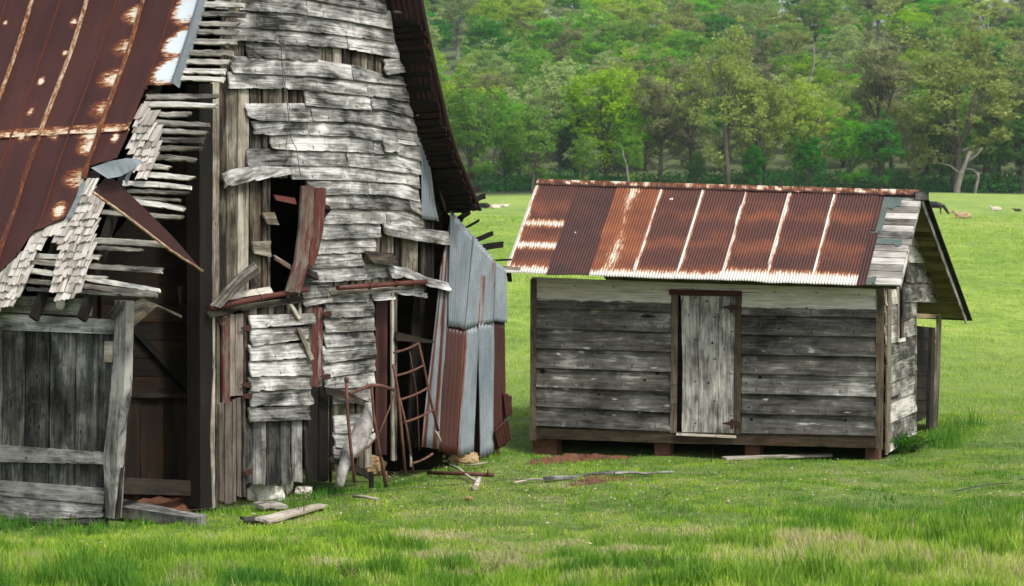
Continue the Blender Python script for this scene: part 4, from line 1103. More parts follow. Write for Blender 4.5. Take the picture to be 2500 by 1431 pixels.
# ridge cap
mb = MB(); n = 80; P, Q = [], []
for i in range(n + 1):
    u = lerp(.005, 1.006, i / n); w = .008 * noise.noise(V(u * 12, 0, 0))
    P.append([FR(u, .042 + .006 * noise.noise(V(u * 40, 0, 3)), .045 + w), FR(u, .02, .052 + w), FR(u, -.008, .064 + w), BRf(u, .006, .055 + w), BRf(u, .035, .045 + w)])
Ug = [[(i * .07, j * .06) for j in range(5)] for i in range(n + 1)]
cc = [[(.5, (.30 if j in (1, 2) else .0) + .9 * max(0, noise.noise(V(i * .9, j * .7, 4))), -.1) for j in range(5)] for i in range(n + 1)]
mb.grid(P, [[p - V(0, 0, .006) for p in r_] for r_ in P], Ug, cc); mb.build('ridge_cap', MAT['corr'], shed)
mb = MB(); mb.board(FR(-.012, -.01, .02), FR(.02, -.01, .03), V(0, .25, 0), UP, .10, nseg=3, ends=.02); mb.build('ridge_end', MAT['shedlight'], shed)
# drip piece at the left eave
mb = MB(); mb.board(FR(1.0, 1.0, -.02), FR(1.0, 1.0, -.02) + V(0.02, 0, -.12), D2 * .06, -G2, .02, nseg=3, ends=.01); mb.build('eave_scrap', MAT['dark'], shed)
# piers
for x0, x1 in ((1300, 1360), (1597, 1635), (1818, 1855), (2112, 2146)):
    mb = MB(); S_ = plane_fn(K0 + G2 * .06, -G2)
    for c_ in range(2):
        ya = 1072 + (x0 - 1300) * .024 + c_ * 20
        nb = max(1, int((x1 - x0) / 22))
        for b_ in range(nb):
            xa = lerp(x0, x1, b_ / nb) + .6; xb = lerp(x0, x1, (b_ + 1) / nb) - .6
            slab(mb, S_, [(xa, ya), (xb, ya)], [(xa, ya + 19), (xb, ya + 19)], 0, 0, .2, nseg=2, rows=1, warp=0)
    slab(mb, S_, [(x0 + 1, 1072), (x1 - 1, 1072)], [(x0 + 1, 1130), (x1 - 1, 1130)], -.01, -.01, .18, nseg=2, rows=1, warp=0)
    mb.build('brick_pier', MAT['brick'], shed)

# ------------------------------------------------------------------ ground
def sm(a, b, x):
    t = np.clip((x - a) / (b - a), 0, 1); return t * t * (3 - 2 * t)
def ground_np(x, y):
    x = np.asarray(x, float); y = np.asarray(y, float)
    z = np.where(y < 24, 0, 0.0)
    # field rising from y ~ 27 at .0517, wood hill beyond 395
    k = y - 27; z = z + .0517 * (np.sqrt(k * k + 3) + k) / 2
    z = z - .07 - .11 * np.exp(-(((x + 4.6) / 1.6) ** 2 + ((y - 18.0) / 1.3) ** 2)) - .05 * np.exp(-(((x - 2.5) / 2.6) ** 2 + ((y - 25.6) / .9) ** 2)) - .05 * np.exp(-(((x - 2.2) / 3.2) ** 2 + ((y - 24.6) / 2.4) ** 2))
    h2 = y - 400; z = z + .135 * (np.sqrt(h2 * h2 + 900) + h2) / 2
    z = z + .16 * np.exp(-(((x + .3) / 1.2) ** 2 + ((y - 23.4) / 1.6) ** 2))
    z = z - .16 * np.exp(-(((x - .3) / 1.2) ** 2 + ((y - 26.2) / 1.1) ** 2))
    z = z + .028 * np.sin(x * 1.7 + y * .6) * np.cos(y * 1.1 - x * .4) + .015 * np.sin(x * 4.1 + 2) * np.sin(y * 3.3)
    w = np.clip((y - 60) / 200, 0, 1)
    z = z + w * (.5 * np.sin(x * .045 + 1) * np.cos(y * .028) + .25 * np.sin(x * .11 + y * .05))
    k3 = y - 890; z = z - .19 * (np.sqrt(k3 * k3 + 900) + k3) / 2
    w3 = np.clip((y - 450) / 300, 0, 1)
    z = z + w3 * (9 * np.sin(x * .014 + .6) + 4 * np.sin(x * .035 + 2.) )
    return z
def gz(x, y): return float(ground_np(x, y))
def terrain():
    ys = np.concatenate([np.arange(-6, 12, 1.0), np.arange(12, 36, .14), np.geomspace(36, 1300, 150)])
    us = np.linspace(-1, 1, 181); us = np.sign(us) * np.abs(us) ** 1.15
    Y, UU = np.meshgrid(ys, us, indexing='ij'); X = UU * (9 + np.maximum(Y, 0) * .62)
    Z = ground_np(X, Y)
    v = np.stack([X, Y, Z], -1).reshape(-1, 3); n1, n2 = Y.shape
    i = np.arange(n1 * n2).reshape(n1, n2)
    f = np.stack([i[:-1, :-1], i[:-1, 1:], i[1:, 1:], i[1:, :-1]], -1).reshape(-1, 4)
    me = bpy.data.meshes.new('ground'); me.from_pydata(v.tolist(), [], f.tolist()); me.polygons.foreach_set('use_smooth', [True] * len(f)); me.update()
    s = NT('pasture ground', .95); p = s.pos()
    sep = s.n('ShaderNodeSeparateXYZ', {0: p})
    d = sep.outputs[1]
    n1_ = s.noise(p, 1.3, 6, .65); n2_ = s.noise(p, 9, 6, .7); n3_ = s.noise(s.sc(p, (.05, .018, .05)), 1, 6, .65)
    n4_ = s.noise(s.sc(p, (.5, .16, .5)), 1, 5, .7); n5_ = s.noise(s.sc(p, (3, .9, 3)), 1, 5, .75)
    near = s.ramp(s.ma('ADD', s.ma('MULTIPLY', n1_, .5), s.ma('MULTIPLY', n2_, .5)), [(.34, (.04, .06, .014)), (.47, (.08, .13, .025)), (.58, (.14, .19, .045)), (.70, (.21, .17, .09))])
    ff = s.ma('ADD', s.ma('MULTIPLY', n3_, .35), s.ma('ADD', s.ma('MULTIPLY', n4_, .35), s.ma('MULTIPLY', n5_, .35)))
    far = s.ramp(ff, [(.40, (.075, .145, .018)), (.49, (.14, .225, .030)), (.56, (.23, .31, .05)), (.66, (.33, .33, .11))])
    c = s.mix(s.mr(d, 27, 48), near, far)
    n6_ = s.noise(s.sc(p, (.30, .11, .3)), 1, 6, .75); c = s.mix(s.ma('MULTIPLY', s.mr(n6_, .52, .66, 0, .55), s.mr(d, 27, 40)), c, (.085, .13, .028))
    c = s.mix(s.mr(d, 150, 320, 0, .35), c, (.25, .35, .085))
    c = s.mix(s.mr(s.ma('ADD', d, s.ma('MULTIPLY', n3_, 20)), 384, 396), c, s.mix(s.mr(d, 400, 430), (.025, .035, .014), (.085, .11, .04)))
    s.col(c); s.bump(s.ma('ADD', n2_, n5_), .5, .05)
    o = add_obj('ground', me, s.m); tag(o, kind='structure')
terrain()

def litter():
    n = 5200; rg = np.random.default_rng(4)
    x = np.concatenate([rg.normal(0, 1.7, n // 2), rg.uniform(-4.5, 6, n // 2)]); y = np.concatenate([rg.normal(21.2, 1.5, n // 2), rg.uniform(16, 25.5, n // 2)])
    P = np.stack([x, y, ground_np(x, y) + rg.uniform(.015, .05, n)], -1); a = rg.uniform(0, 6.28, n); L_ = rg.uniform(.006, .028, n)[:, None]; W_ = rg.uniform(.003, .010, n)[:, None]
    A = np.stack([np.cos(a), np.sin(a), rg.uniform(-.4, .4, n)], -1) * L_; B = np.stack([-np.sin(a), np.cos(a), rg.uniform(-.5, .5, n)], -1) * W_
    v = np.stack([P - A, P - B, P + A, P + B], 1).reshape(-1, 3); me = bpy.data.meshes.new('litter'); me.from_pydata(v.tolist(), [], np.arange(n * 4).reshape(-1, 4).tolist())
    ca = me.color_attributes.new('tint', 'FLOAT_COLOR', 'POINT'); c = np.ones((n * 4, 4), np.float32); c[:, 0] = np.repeat(rg.uniform(0, 1, n), 4); ca.data.foreach_set('color', c.ravel())
    s = NT('dead leaf litter', .9); t = s.tint()[0]; s.col(s.ramp(t, [(0, (.03, .015, .010)), (.35, (.10, .05, .03)), (.7, (.24, .17, .10)), (1, (.50, .44, .34))]))
    tag(add_obj('leaf_litter', me, s.m), kind='stuff')
litter()
# footprints where no grass grows
def to_local(x, y, O, A, B): dx, dy = x - O.x, y - O.y; return dx * A.x + dy * A.y, dx * B.x + dy * B.y
def in_build(x, y):
    t, s_ = to_local(x, y, C0, DB, GB); a = (t > .06) & (s_ > .02) & (s_ < 6.1) & (t < BT)
    t, s_ = to_local(x, y, K0, D2, G2); b = (t > -.02) & (t < 4.58) & (s_ > -.0) & (s_ < 2.4)
    return a | b
# value noise for patches
def vnoise(x, y, sc, seed):
    out = np.zeros_like(x); amp = 1; tot = 0
    for o in range(3):
        xx, yy = x * sc * 2 ** o + seed, y * sc * 2 ** o + seed * 1.7
        xi, yi = np.floor(xx).astype(int), np.floor(yy).astype(int); fx, fy = xx - xi, yy - yi; fx = fx * fx * (3 - 2 * fx); fy = fy * fy * (3 - 2 * fy)
        def hsh(a, b): n = (a * 374761393 + b * 668265263 + seed * 1013) & 0x7fffffff; n = (n ^ (n >> 13)) * 1274126177 & 0x7fffffff; return ((n ^ (n >> 16)) & 0xffff) / 65535.
        v = (hsh(xi, yi) * (1 - fx) + hsh(xi + 1, yi) * fx) * (1 - fy) + (hsh(xi, yi + 1) * (1 - fx) + hsh(xi + 1, yi + 1) * fx) * fy
        out += v * amp; tot += amp; amp *= .5
    return out / tot
def m_grass():
    s = NT('grass blades', .6); r, g, b = s.tint()
    c = s.ramp(r, [(0, (.065, .15, .010)), (.3, (.16, .31, .018)), (.66, (.29, .46, .032)), (.9, (.38, .47, .08)), (1, (.50, .44, .24))])
    c = s.mix(b, c, (.045, .17, .018))
    s.col(c)
    tr = s.n('ShaderNodeBsdfTranslucent', {'Color': c}); mx = s.n('ShaderNodeMixShader', {0: .4, 1: s.bsdf.outputs[0], 2: tr.outputs[0]})
    s.t.links.new(mx.outputs[0], s.out.inputs[0]); return s.m
MAT['grass'] = m_grass()
def blades(name, x, y, h, w, tone, lush, lean=.35):
    n = len(x); z = ground_np(x, y) - .01; a = RNG.uniform(0, 2 * np.pi, n); la = RNG.uniform(0, 2 * np.pi, n); ll = RNG.uniform(.1, 1, n) * lean * h
    dx, dy = np.cos(a) * w / 2, np.sin(a) * w / 2; lx, ly = np.cos(la) * ll, np.sin(la) * ll
    v = np.zeros((n, 5, 3))
    v[:, 0] = np.stack([x - dx, y - dy, z], -1); v[:, 1] = np.stack([x + dx, y + dy, z], -1)
    v[:, 2] = np.stack([x + dx * .75 + lx * .4, y + dy * .75 + ly * .4, z + h * .55], -1); v[:, 3] = np.stack([x - dx * .75 + lx * .4, y - dy * .75 + ly * .4, z + h * .55], -1)
    v[:, 4] = np.stack([x + lx, y + ly, z + h], -1)
    me = bpy.data.meshes.new(name); nv = n * 5; me.vertices.add(nv); me.vertices.foreach_set('co', v.astype(np.float32).ravel())
    base = np.arange(n)[:, None] * 5
    loops = (base + np.array([0, 1, 2, 3, 3, 2, 4])[None, :]).ravel()
    me.loops.add(len(loops)); me.loops.foreach_set('vertex_index', loops.astype(np.int32))
    me.polygons.add(n * 2); ls = np.stack([np.arange(n) * 7, np.arange(n) * 7 + 4], -1).ravel(); me.polygons.foreach_set('loop_start', ls.astype(np.int32))
    me.polygons.foreach_set('loop_total', np.tile([4, 3], n).astype(np.int32)); me.update()
    ca = me.color_attributes.new('tint', 'FLOAT_COLOR', 'POINT'); c = np.ones((n, 5, 4), np.float32); c[:, :, 0] = tone[:, None]; c[:, :, 1] = .5; c[:, :, 2] = lush[:, None]
    ca.data.foreach_set('color', c.ravel())
    o = add_obj(name, me, MAT['grass']); tag(o, kind='stuff'); return o
def scatter(n, y0, y1, power=1.0, wid=.30, extra=.6):
    u = RNG.uniform(0, 1, n); y = y0 * (y1 / y0) ** (u ** power); x = RNG.uniform(-1, 1, n) * (y * wid + extra); return x, y
def make_grass():
    # near lawn
    x, y = scatter(330000, 13.0, 31, .95)
    m = ~in_build(x, y); x, y = x[m], y[m]
    p1 = vnoise(x, y, .55, 3); p2 = vnoise(x, y, 2.2, 9); p3 = vnoise(x, y, .25, 5)
    tall = np.clip(1.15 - (y - 14.2) / 3.2 + .35 * np.clip(x - 1, 0, 2), 0.0, 1) * (y < 21) * (.35 + p1 * 1.0) * (1 - .6 * np.exp(-((x - .7) / 1.7) ** 2 - ((y - 16.3) / 1.3) ** 2))
    # tufts along walls
    t, s_ = to_local(x, y, C0, DB, GB); wall = np.exp(-((np.minimum(np.abs(t + .12), 9)) / .18) ** 2) * (s_ > -.2) * (s_ < 6.3) + np.exp(-((np.abs(s_ + .25)) / .25) ** 2) * (t > -.2)
    t2, s2 = to_local(x, y, K0, D2, G2); wall2 = np.exp(-((np.abs(t2 + .35)) / .3) ** 2) * (s2 > 1.3) * (s2 < 4.6)
    h = .028 + .03 * RNG.uniform(0, 1, len(x)) * (p2 + .3) + tall * RNG.uniform(.04, .15, len(x)) + wall * RNG.uniform(.0, .08, len(x)) + wall2 * RNG.uniform(.05, .22, len(x))
    bare = ((p1 < .38) | ((p2 < .34))) & (y > 17) & (wall + wall2 < .3)
    keep = ~bare | (RNG.uniform(0, 1, len(x)) < .35); x, y, h, p1, p2, p3, tall, wall, wall2 = [q[keep] for q in (x, y, h, p1, p2, p3, tall, wall, wall2)]
    p4 = vnoise(x, y, 5.5, 21); h = h * (.55 + 1.5 * np.clip(p4 - .35, 0, 1)); h = h * (1 + .7 * (p2 < .40))
    gs_ = np.exp(-((x - .7) / 1.7) ** 2 - ((y - 16.3) / 1.3) ** 2) + .8 * np.exp(-((x + .6) / 1.0) ** 2 - ((y - 14.9) / .8) ** 2) + .6 * np.exp(-((x - 4.2) / 1.6) ** 2 - ((y - 21.5) / 1.0) ** 2)
    dry = np.clip((p3 - .56) * 2, 0, .2) + gs_ * np.clip((p2 - .42) * 1.5, 0, .32) + np.clip((p2 - .6) * 1.3, 0, .3)
    tone = np.clip(.30 + .40 * RNG.normal(.5, .28, len(x)) + dry + (p1 - .5) * .6 + (p2 - .5) * .5 + .10 * (y < 17.5), 0, 1)
    tone = np.where(RNG.uniform(0, 1, len(x)) < .07 + .15 * (dry > .15), RNG.uniform(.8, 1, len(x)), tone)
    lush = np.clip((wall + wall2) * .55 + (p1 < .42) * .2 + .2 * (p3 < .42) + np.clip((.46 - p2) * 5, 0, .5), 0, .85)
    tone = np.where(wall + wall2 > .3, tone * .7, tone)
    blades('grass', x, y, h, RNG.uniform(.005, .011, len(x)) * (1 + .3 * tall), tone, lush, .55)
    # far pasture tufts
    x, y = scatter(170000, 30, 190, 1.35, .28, 2)
    m = ~in_build(x, y); x, y = x[m], y[m]; p1 = vnoise(x, y, .12, 3); p2 = vnoise(x, y, .6, 9)
    k = (y / 30); h = (.035 + .05 * p2 * RNG.uniform(0, 1, len(x))) * (1 + .25 * (k - 1)) + .10 * np.clip(p2 - .62, 0, 1)
    tone = np.clip(.48 + .35 * RNG.normal(.5, .3, len(x)) + (p1 - .5) * .6, 0, .85)
    blades('pasture_grass', x, y, h, .010 * k ** 1.1 * RNG.uniform(.7, 1.5, len(x)), tone, np.clip((p2 - .55) * 1.6, 0, .5), .7)
make_grass()

# ------------------------------------------------------------------ loose things on the ground
def G(px, py, z=0.0):
    d = ray(px, py); ys = np.concatenate([np.arange(12, 60, .02), np.arange(60, 395, .25)])
    hh = EYE + d.z * ys - ground_np(d.x * ys, ys); k = int(np.argmax(hh < 0)); y = float(ys[k]) if hh[k] < 0 else 390.
    return V(d.x * y, y, gz(d.x * y, y) + z)
def thing_mesh(name, mb, mat, label, cat, group=None):
    o = mb.build(name, MAT[mat]); 
    me = o.data; co = np.zeros(len(me.vertices) * 3, np.float32); me.vertices.foreach_get('co', co); co = co.reshape(-1, 3)
    c = Vector((float(co[:, 0].mean()), float(co[:, 1].mean()), float(co[:, 2].min()))); co -= np.array(c, np.float32); me.vertices.foreach_set('co', co.ravel()); o.location = c
    return tag(o, label, cat, group)
def gplank(x0, y0, x1, y1, w, th, mat, label, z0=.03, z1=.03, roll=.2, taper=(1, 1), **k):
    p0, p1 = G(x0, y0, z0 + th), G(x1, y1, z1 + th); d = (p1 - p0).normalized(); wv = UP.cross(d).normalized(); wv = (wv + UP * roll).normalized()
    nv = d.cross(wv) if d.cross(wv).z > 0 else wv.cross(d)
    mb = MB(); mb.board(p0, p1, wv * w, nv, th, nseg=12, jag=.012, warp=.02, ends=.05, taper=taper, **k)
    return thing_mesh('plank', mb, mat, label, 'plank')
gplank(1768, 1128, 2030, 1119, .13, .025, 'pale', 'long whitish plank lying in the grass in front of the shed door', roll=.1)
gplank(632, 1252, 690, 1244, .16, .03, 'lath', 'short grey plank end lying in grass below the barn door', z0=.05)
gplank(640, 1284, 792, 1244, .15, .025, 'pale', 'pale pointed plank lying aslant in grass before the barn', taper=(1, .5))
gplank(280, 1268, 492, 1284, .20, .10, 'vertgrey', 'thick weathered beam fallen beside the barn corner post', z0=.06, z1=-.02, taper=(1, .5))
gplank(60, 1282, 250, 1290, .14, .06, 'vertgrey', 'dark old timber half hidden in grass under the barn side wall', z0=-.02, z1=.0)
gplank(590, 1282, 640, 1278, .12, .02, 'vertgrey', 'small brown board scrap left of the pale pointed plank')
gplank(1640, 1162, 1500, 1165, .04, .02, 'vertgrey', 'half buried grey branch-like board between barn and shed', roll=.3)
gplank(1330, 1180, 1520, 1163, .05, .025, 'vertgrey', 'long grey log-like timber lying above the bare soil patch', roll=.3)
# sticks
def stick(pts, r, label, mat='pale', z=.02, cat='stick', name='stick', rads=None):
    P = [G(x, y, z + zz) for x, y, zz in pts]; mb = MB(); mb.tube(P, rads or r, 6); return thing_mesh(name, mb, mat, label, cat)
stick([(1098, 1145, .02), (1120, 1160, .05), (1150, 1178, .02), (1172, 1186, .02)], .014, 'thin forked pale stick lying between the barn and the rusty pipe')
stick([(1160, 1200, .02), (1170, 1186, .05)], .03, 'stubby white root end beside the thin pale stick')
stick([(862, 1222, .02), (890, 1226, .03), (925, 1228, .01)], .016, 'bleached stick lying on the turf before the iron bedstead')
stick([(1135, 1146, .02), (1165, 1150, .05), (1190, 1140, .03)], .010, 'fine pale twig by the stone under the lean-to')
stick([(1255, 1186, .01), (1300, 1180, .02), (1352, 1178, .01)], .012, 'low twig in the turf left of the grey timber')
stick([(2330, 1208, .01), (2400, 1196, .03), (2470, 1186, .01)], .006, 'slender grey twig on the grass near the right edge', 'vertgrey')
P = [G(1044, 1166, .05), G(1120, 1170, .06), G(1205, 1174, .06)]
mb = MB(); mb.tube(P, .022, 8); mb.tube([P[-1] + V(-.06, 0, 0), P[-1] + V(-.06, 0, .06)], .012, 6)
thing_mesh('pipe', mb, 'iron', 'rusty iron pipe with an upright bolt lying in the grass by the barn', 'pipe')

def rock(name, c, rx, ry, rz, mat, label, seed, cat='stone'):
    me = bpy.data.meshes.new(name); import bmesh
    bm = bmesh.new(); bmesh.ops.create_icosphere(bm, subdivisions=4, radius=1)
    for v in bm.verts:
        p = v.co.copy(); k = 1 + .30 * noise.noise(p * 1.6 + V(seed, 0, 0)) + .12 * noise.noise(p * 5 + V(seed, 0, 0))
        q = Vector([math.copysign(abs(a) ** .75, a) for a in p]); v.co = V(q.x * rx * k, q.y * ry * k, q.z * rz * k)
    bm.to_mesh(me); bm.free(); o = add_obj(name, me, MAT[mat]); o.location = c; return tag(o, label, cat)
def gr(px, py, w, h, dep, mat, label, seed, lift=.5):
    c = G(px, py); sc = c.y / F
    return rock('stone', c + V(0, 0, h * sc * lift), w * sc / 2, dep, h * sc / 2 * 1.15, mat, label, seed)
gr(648, 1222, 92, 66, .10, 'rock', 'large white limestone block under the boarded door of the barn', 3, .45)
gr(692, 1210, 44, 66, .10, 'rock', 'upright white stone at the right end of the door footing', 8, .55)
gr(742, 1210, 42, 22, .10, 'rock', 'flat pale stone in the grass just right of the white footing', 14)
gr(1128, 1132, 78, 30, .16, 'rocktan', 'long pale tan stone under the grey lean-to sheets', 21, .4)
gr(915, 1160, 54, 44, .12, 'rocktan', 'rough orange brown stone behind the iron bedstead legs', 27, .5)
gr(1146, 1222, 20, 9, .05, 'rocktan', 'small round tan stone alone in the turf before the barn', 31)
gr(612, 1222, 22, 30, .07, 'rock', 'small broken white stone at the left end of the footing', 36, .5)

# soil mound under the shed and bare soil patches
def mound(pxs, label, name='soil', hgt=.07, wid=.22, kind='stuff', seed=0):
    mb = MB(); P = [G(x, y) for x, y in resample(pxs, 30)]; rowsP = []
    for i, p in enumerate(P):
        f = i / (len(P) - 1); prof = math.sin(math.pi * min(max(f, .02), .98)) ** .5; row = []
        for j in range(9):
            w = (j / 8 - .5) * 2; yy = p.y + w * wid * prof; x = p.x + noise.noise(V(i * .5, j, seed)) * .03
            zz = gz(x, yy) + hgt * prof * (1 - w * w) * (1 + .6 * noise.noise(V(x * 6, yy * 6, seed))) - .01 + .03 * noise.noise(V(x * 14, yy * 14, seed)) * (1 - w * w)
            row.append(V(x, yy, zz))
        rowsP.append(row)
    mb.grid(rowsP, None, smooth=True); o = thing_mesh(name, mb, 'soil', label, 'soil'); o['kind'] = kind; return o
mound([(1285, 1132), (1380, 1128), (1480, 1124), (1545, 1118)], 'mound of red soil along the shed footing', hgt=.09, wid=.26, seed=2)
mound([(1380, 1188), (1450, 1172), (1560, 1168)], 'patch of bare brown soil in the turf', hgt=.03, wid=.35, seed=5)
mound([(290, 1250), (400, 1245), (500, 1240)], 'red soil inside the barn opening', hgt=.12, wid=.5, seed=9)

# bleached leaning log
lg = MB()
SL = SGt(-.32)
pts = [(828, 1188), (836, 1150), (850, 1110), (872, 1080), (890, 1040), (900, 1000), (898, 984)]
lg.tube([SL(x, y) for x, y in resample(pts, 16)], [.045, .05, .055, .06, .062, .065, .075, .09, .10, .105, .10, .095, .085, .07, .055, .045, .03], 12)
for v_i in range(len(lg.v)):
    p = Vector(lg.v[v_i]); n_ = noise.noise(p * 7) * .02; lg.v[v_i] = (p.x + n_, p.y + noise.noise(p * 6 + V(5, 0, 0)) * .02, p.z)
lg.tube([SL(872, 1080), SL(895, 1086), SL(915, 1060)], [.05, .045, .02], 8)
thing_mesh('log', lg, 'log', 'bleached crooked log propped upright against the barn wall', 'log')
# iron bedstead and leaning ladder-like iron end
def tube_thing(root, name, pts, r, S, mat='iron', n=8):
    mb = MB(); mb.tube([S(x, y) for x, y in pts], r, n); return mb.build(name, MAT[mat], root)
S1 = SGt(-.42); S2 = SGt(-.30)
bed = empty('bedstead', S1(920, 1190), 'rusty iron bedstead with arched top rail standing in front of the barn doorway', 'bedstead')
tube_thing(bed, 'post', [(846, 930), (848, 1000), (856, 1090), (866, 1180)], .016, S1)
tube_thing(bed, 'finial', [(846, 922), (846, 932)], .022, S1)
tube_thing(bed, 'arched_rail', resample([(852, 962), (880, 950), (905, 941), (930, 942), (962, 952)], 10), .019, S1)
tube_thing(bed, 'post', [(907, 944), (912, 1010), (926, 1100), (942, 1190)], .014, S1)
tube_thing(bed, 'brace', resample([(964, 955), (950, 1000), (925, 1060)], 8), .008, S1)
tube_thing(bed, 'rail', resample([(868, 1118), (900, 1090), (925, 1060)], 6), .007, S1)
tube_thing(bed, 'post', [(942, 1150), (944, 1188)], .014, S1)
lad = empty('bedstead', S2(1010, 1165), 'second rusty iron bed end with five curved rungs leaning at the dark opening', 'bedstead')
tube_thing(lad, 'post', [(960, 890), (972, 960), (980, 1050), (990, 1160)], .016, S2)
tube_thing(lad, 'post', [(1022, 838), (1036, 900), (1052, 980), (1070, 1052)], .014, S2)
tube_thing(lad, 'post', [(975, 970), (992, 1040), (1010, 1158)], .013, S2)
for (x0, y0, x1, y1) in ((962, 861, 1022, 838), (966, 918, 1034, 892), (978, 976, 1046, 946), (986, 1032, 1058, 1000), (1006, 1132, 1056, 1108)):
    tube_thing(lad, 'rung', resample([(x0, y0), (lerp(x0, x1, .4), lerp(y0, y1, .4) + 3), (lerp(x0, x1, .7), lerp(y0, y1, .7) + 3), (x1, y1)], 8), .013, S2)
tube_thing(lad, 'rod', resample([(1000, 858), (1018, 960), (1024, 1100)], 6), .005, S2)
# pale splinters by the bed end
for a, b, l in (((1003, 1140), (999, 1090), 'pale upright splinter standing in the grass beside the bed end'), ((1075, 1078), (1062, 1050), 'short white splinter sticking up beside the rust red sheet')):
    mb = MB(); mb.tube([S2(*a), S2((a[0] + b[0]) / 2 + 2, (a[1] + b[1]) / 2), S2(*b)], [.016, .012, .004], 6); thing_mesh('splinter', mb, 'pale', l, 'splinter')

# low fence wire in front of the barn
mb = MB(); pw = [(430, 1248, 14.9), (700, 1222, 15.0), (1000, 1190, 15.1), (1250, 1170, 15.2), (1600, 1172, 15.3)]
P = []
for x, y, d in [(a, b, c) for a, b, c in pw]:
    r_ = ray(x, y); P.append(V(r_.x * d, d, r_.z * d + EYE))
PP = []
for i in range(len(P) - 1):
    for k in range(6): PP.append(P[i].lerp(P[i + 1], k / 6) + V(0, 0, -.004 * math.sin(k / 6 * math.pi)))
mb.tube(PP, .0022, 5); thing_mesh('fence_wire', mb, 'wire', 'slack dark fence wire strung low across the grass before the barn', 'wire')

# weeds in the foreground
def m_leaf(name, c1, c2, c3, tr=.5, var=.0):
    s = NT(name, .6); r, g, b = s.tint()
    oi = s.n('ShaderNodeObjectInfo'); 
    n = s.noise(s.obj(), .45, 3, .6)
    f = s.ma('ADD', s.ma('MULTIPLY', r, .55), s.ma('MULTIPLY', n, .5))
    c = s.ramp(f, [(.22, c1), (.5, c2), (.82, c3)])
    hv = s.n('ShaderNodeHueSaturation', {'Hue': s.mr(oi.outputs['Random'], 0, 1, .485, .515), 'Saturation': s.mr(oi.outputs['Random'], 0, 1, .95, 1.15), 'Value': s.mr(s.ma('FRACT', s.ma('MULTIPLY', oi.outputs['Random'], 7.3)), 0, 1, .8, 1.2), 'Color': c}).outputs[0]
    s.col(hv); t = s.n('ShaderNodeBsdfTranslucent', {'Color': hv}); mx = s.n('ShaderNodeMixShader', {0: tr, 1: s.bsdf.outputs[0], 2: t.outputs[0]})
    s.t.links.new(mx.outputs[0], s.out.inputs[0]); return s.m
MAT['weed'] = m_leaf('dry weed', (.03, .02, .014), (.09, .065, .035), (.14, .12, .05))
MAT['bushg'] = m_leaf('weed green', (.02, .06, .012), (.05, .13, .02), (.09, .20, .03))
def weed(px, py, hgt, n, label, mat='weed', spread=.10, leafs=14, name='weed', stem=.0016, ls=.008):
    c = G(px, py); rt = empty(name, c, label, 'weed'); mb = MB(); lf = MB()
    for k in range(n):
        a = U(0, 6.28); l = U(.6, 1) * hgt; d = V(math.cos(a), math.sin(a), 0) * U(.2, 1) * spread
        p0 = c + d * .15; p1 = c + d * .6 + V(0, 0, l * .6); p2 = c + d * 1.2 + V(0, 0, l); mb.tube([p0, p1, p2], [stem, stem * .8, stem * .4], 4)
        for m in range(leafs):
            t = U(.2, 1); q = p0.lerp(p1, t * 2) if t < .5 else p1.lerp(p2, t * 2 - 1); r_ = V(U(-1, 1), U(-1, 1), U(-.4, 1)).normalized(); s2 = V(U(-1, 1), U(-1, 1), U(-1, 1)).cross(r_).normalized(); z = U(.6, 1.3) * ls
            i = [lf.vert(q), lf.vert(q + r_ * z + s2 * z * .45), lf.vert(q + r_ * z * 2), lf.vert(q + r_ * z - s2 * z * .45)]; lf.face(i, None, (R(), .5, .5))
    mb.build('stem', MAT[mat], rt)
    if lf.v: lf.build('leaves', MAT[mat], rt)
weed(856, 1431, .18, 20, 'tangle of bare brown weed stems at the bottom edge left of centre', leafs=6, spread=.10)
weed(1100, 1398, .11, 9, 'sparse dark leaved weed in front of the grass tufts, bottom centre', leafs=9, ls=.006)
weed(1180, 1425, .12, 6, 'single dark dry weed at the bottom edge near the centre', leafs=10)
weed(1590, 1405, .16, 8, 'dark broken weed stub standing up in the light foreground grass', leafs=8, spread=.09)
weed(1215, 1400, .09, 7, 'low dark speckled weed just right of the sparse leaved one', leafs=9, ls=.006)
weed(740, 1265, .38, 3, 'thin dead stalks rising before the white footing stones', leafs=2, spread=.2, stem=.003)
weed(1735, 1128, .16, 3, 'wiry dead stalk against the shed sill under the door', leafs=0, spread=.12, stem=.003)
weed(1850, 1120, .16, 10, 'dry tuft of stems in front of a brick pier', leafs=4, spread=.12, stem=.002)
weed(1720, 1428, .14, 16, 'fresh green weed clump at the bottom edge below the shed', 'bushg', leafs=12, spread=.07, ls=.012)
weed(2190, 1108, .30, 60, 'dense green weeds growing at the shed corner under the open bay', 'bushg', leafs=26, spread=.42, ls=.018)
weed(2225, 1104, .20, 40, 'second dense green weed clump just right of the shed corner', 'bushg', leafs=24, spread=.36, ls=.018)

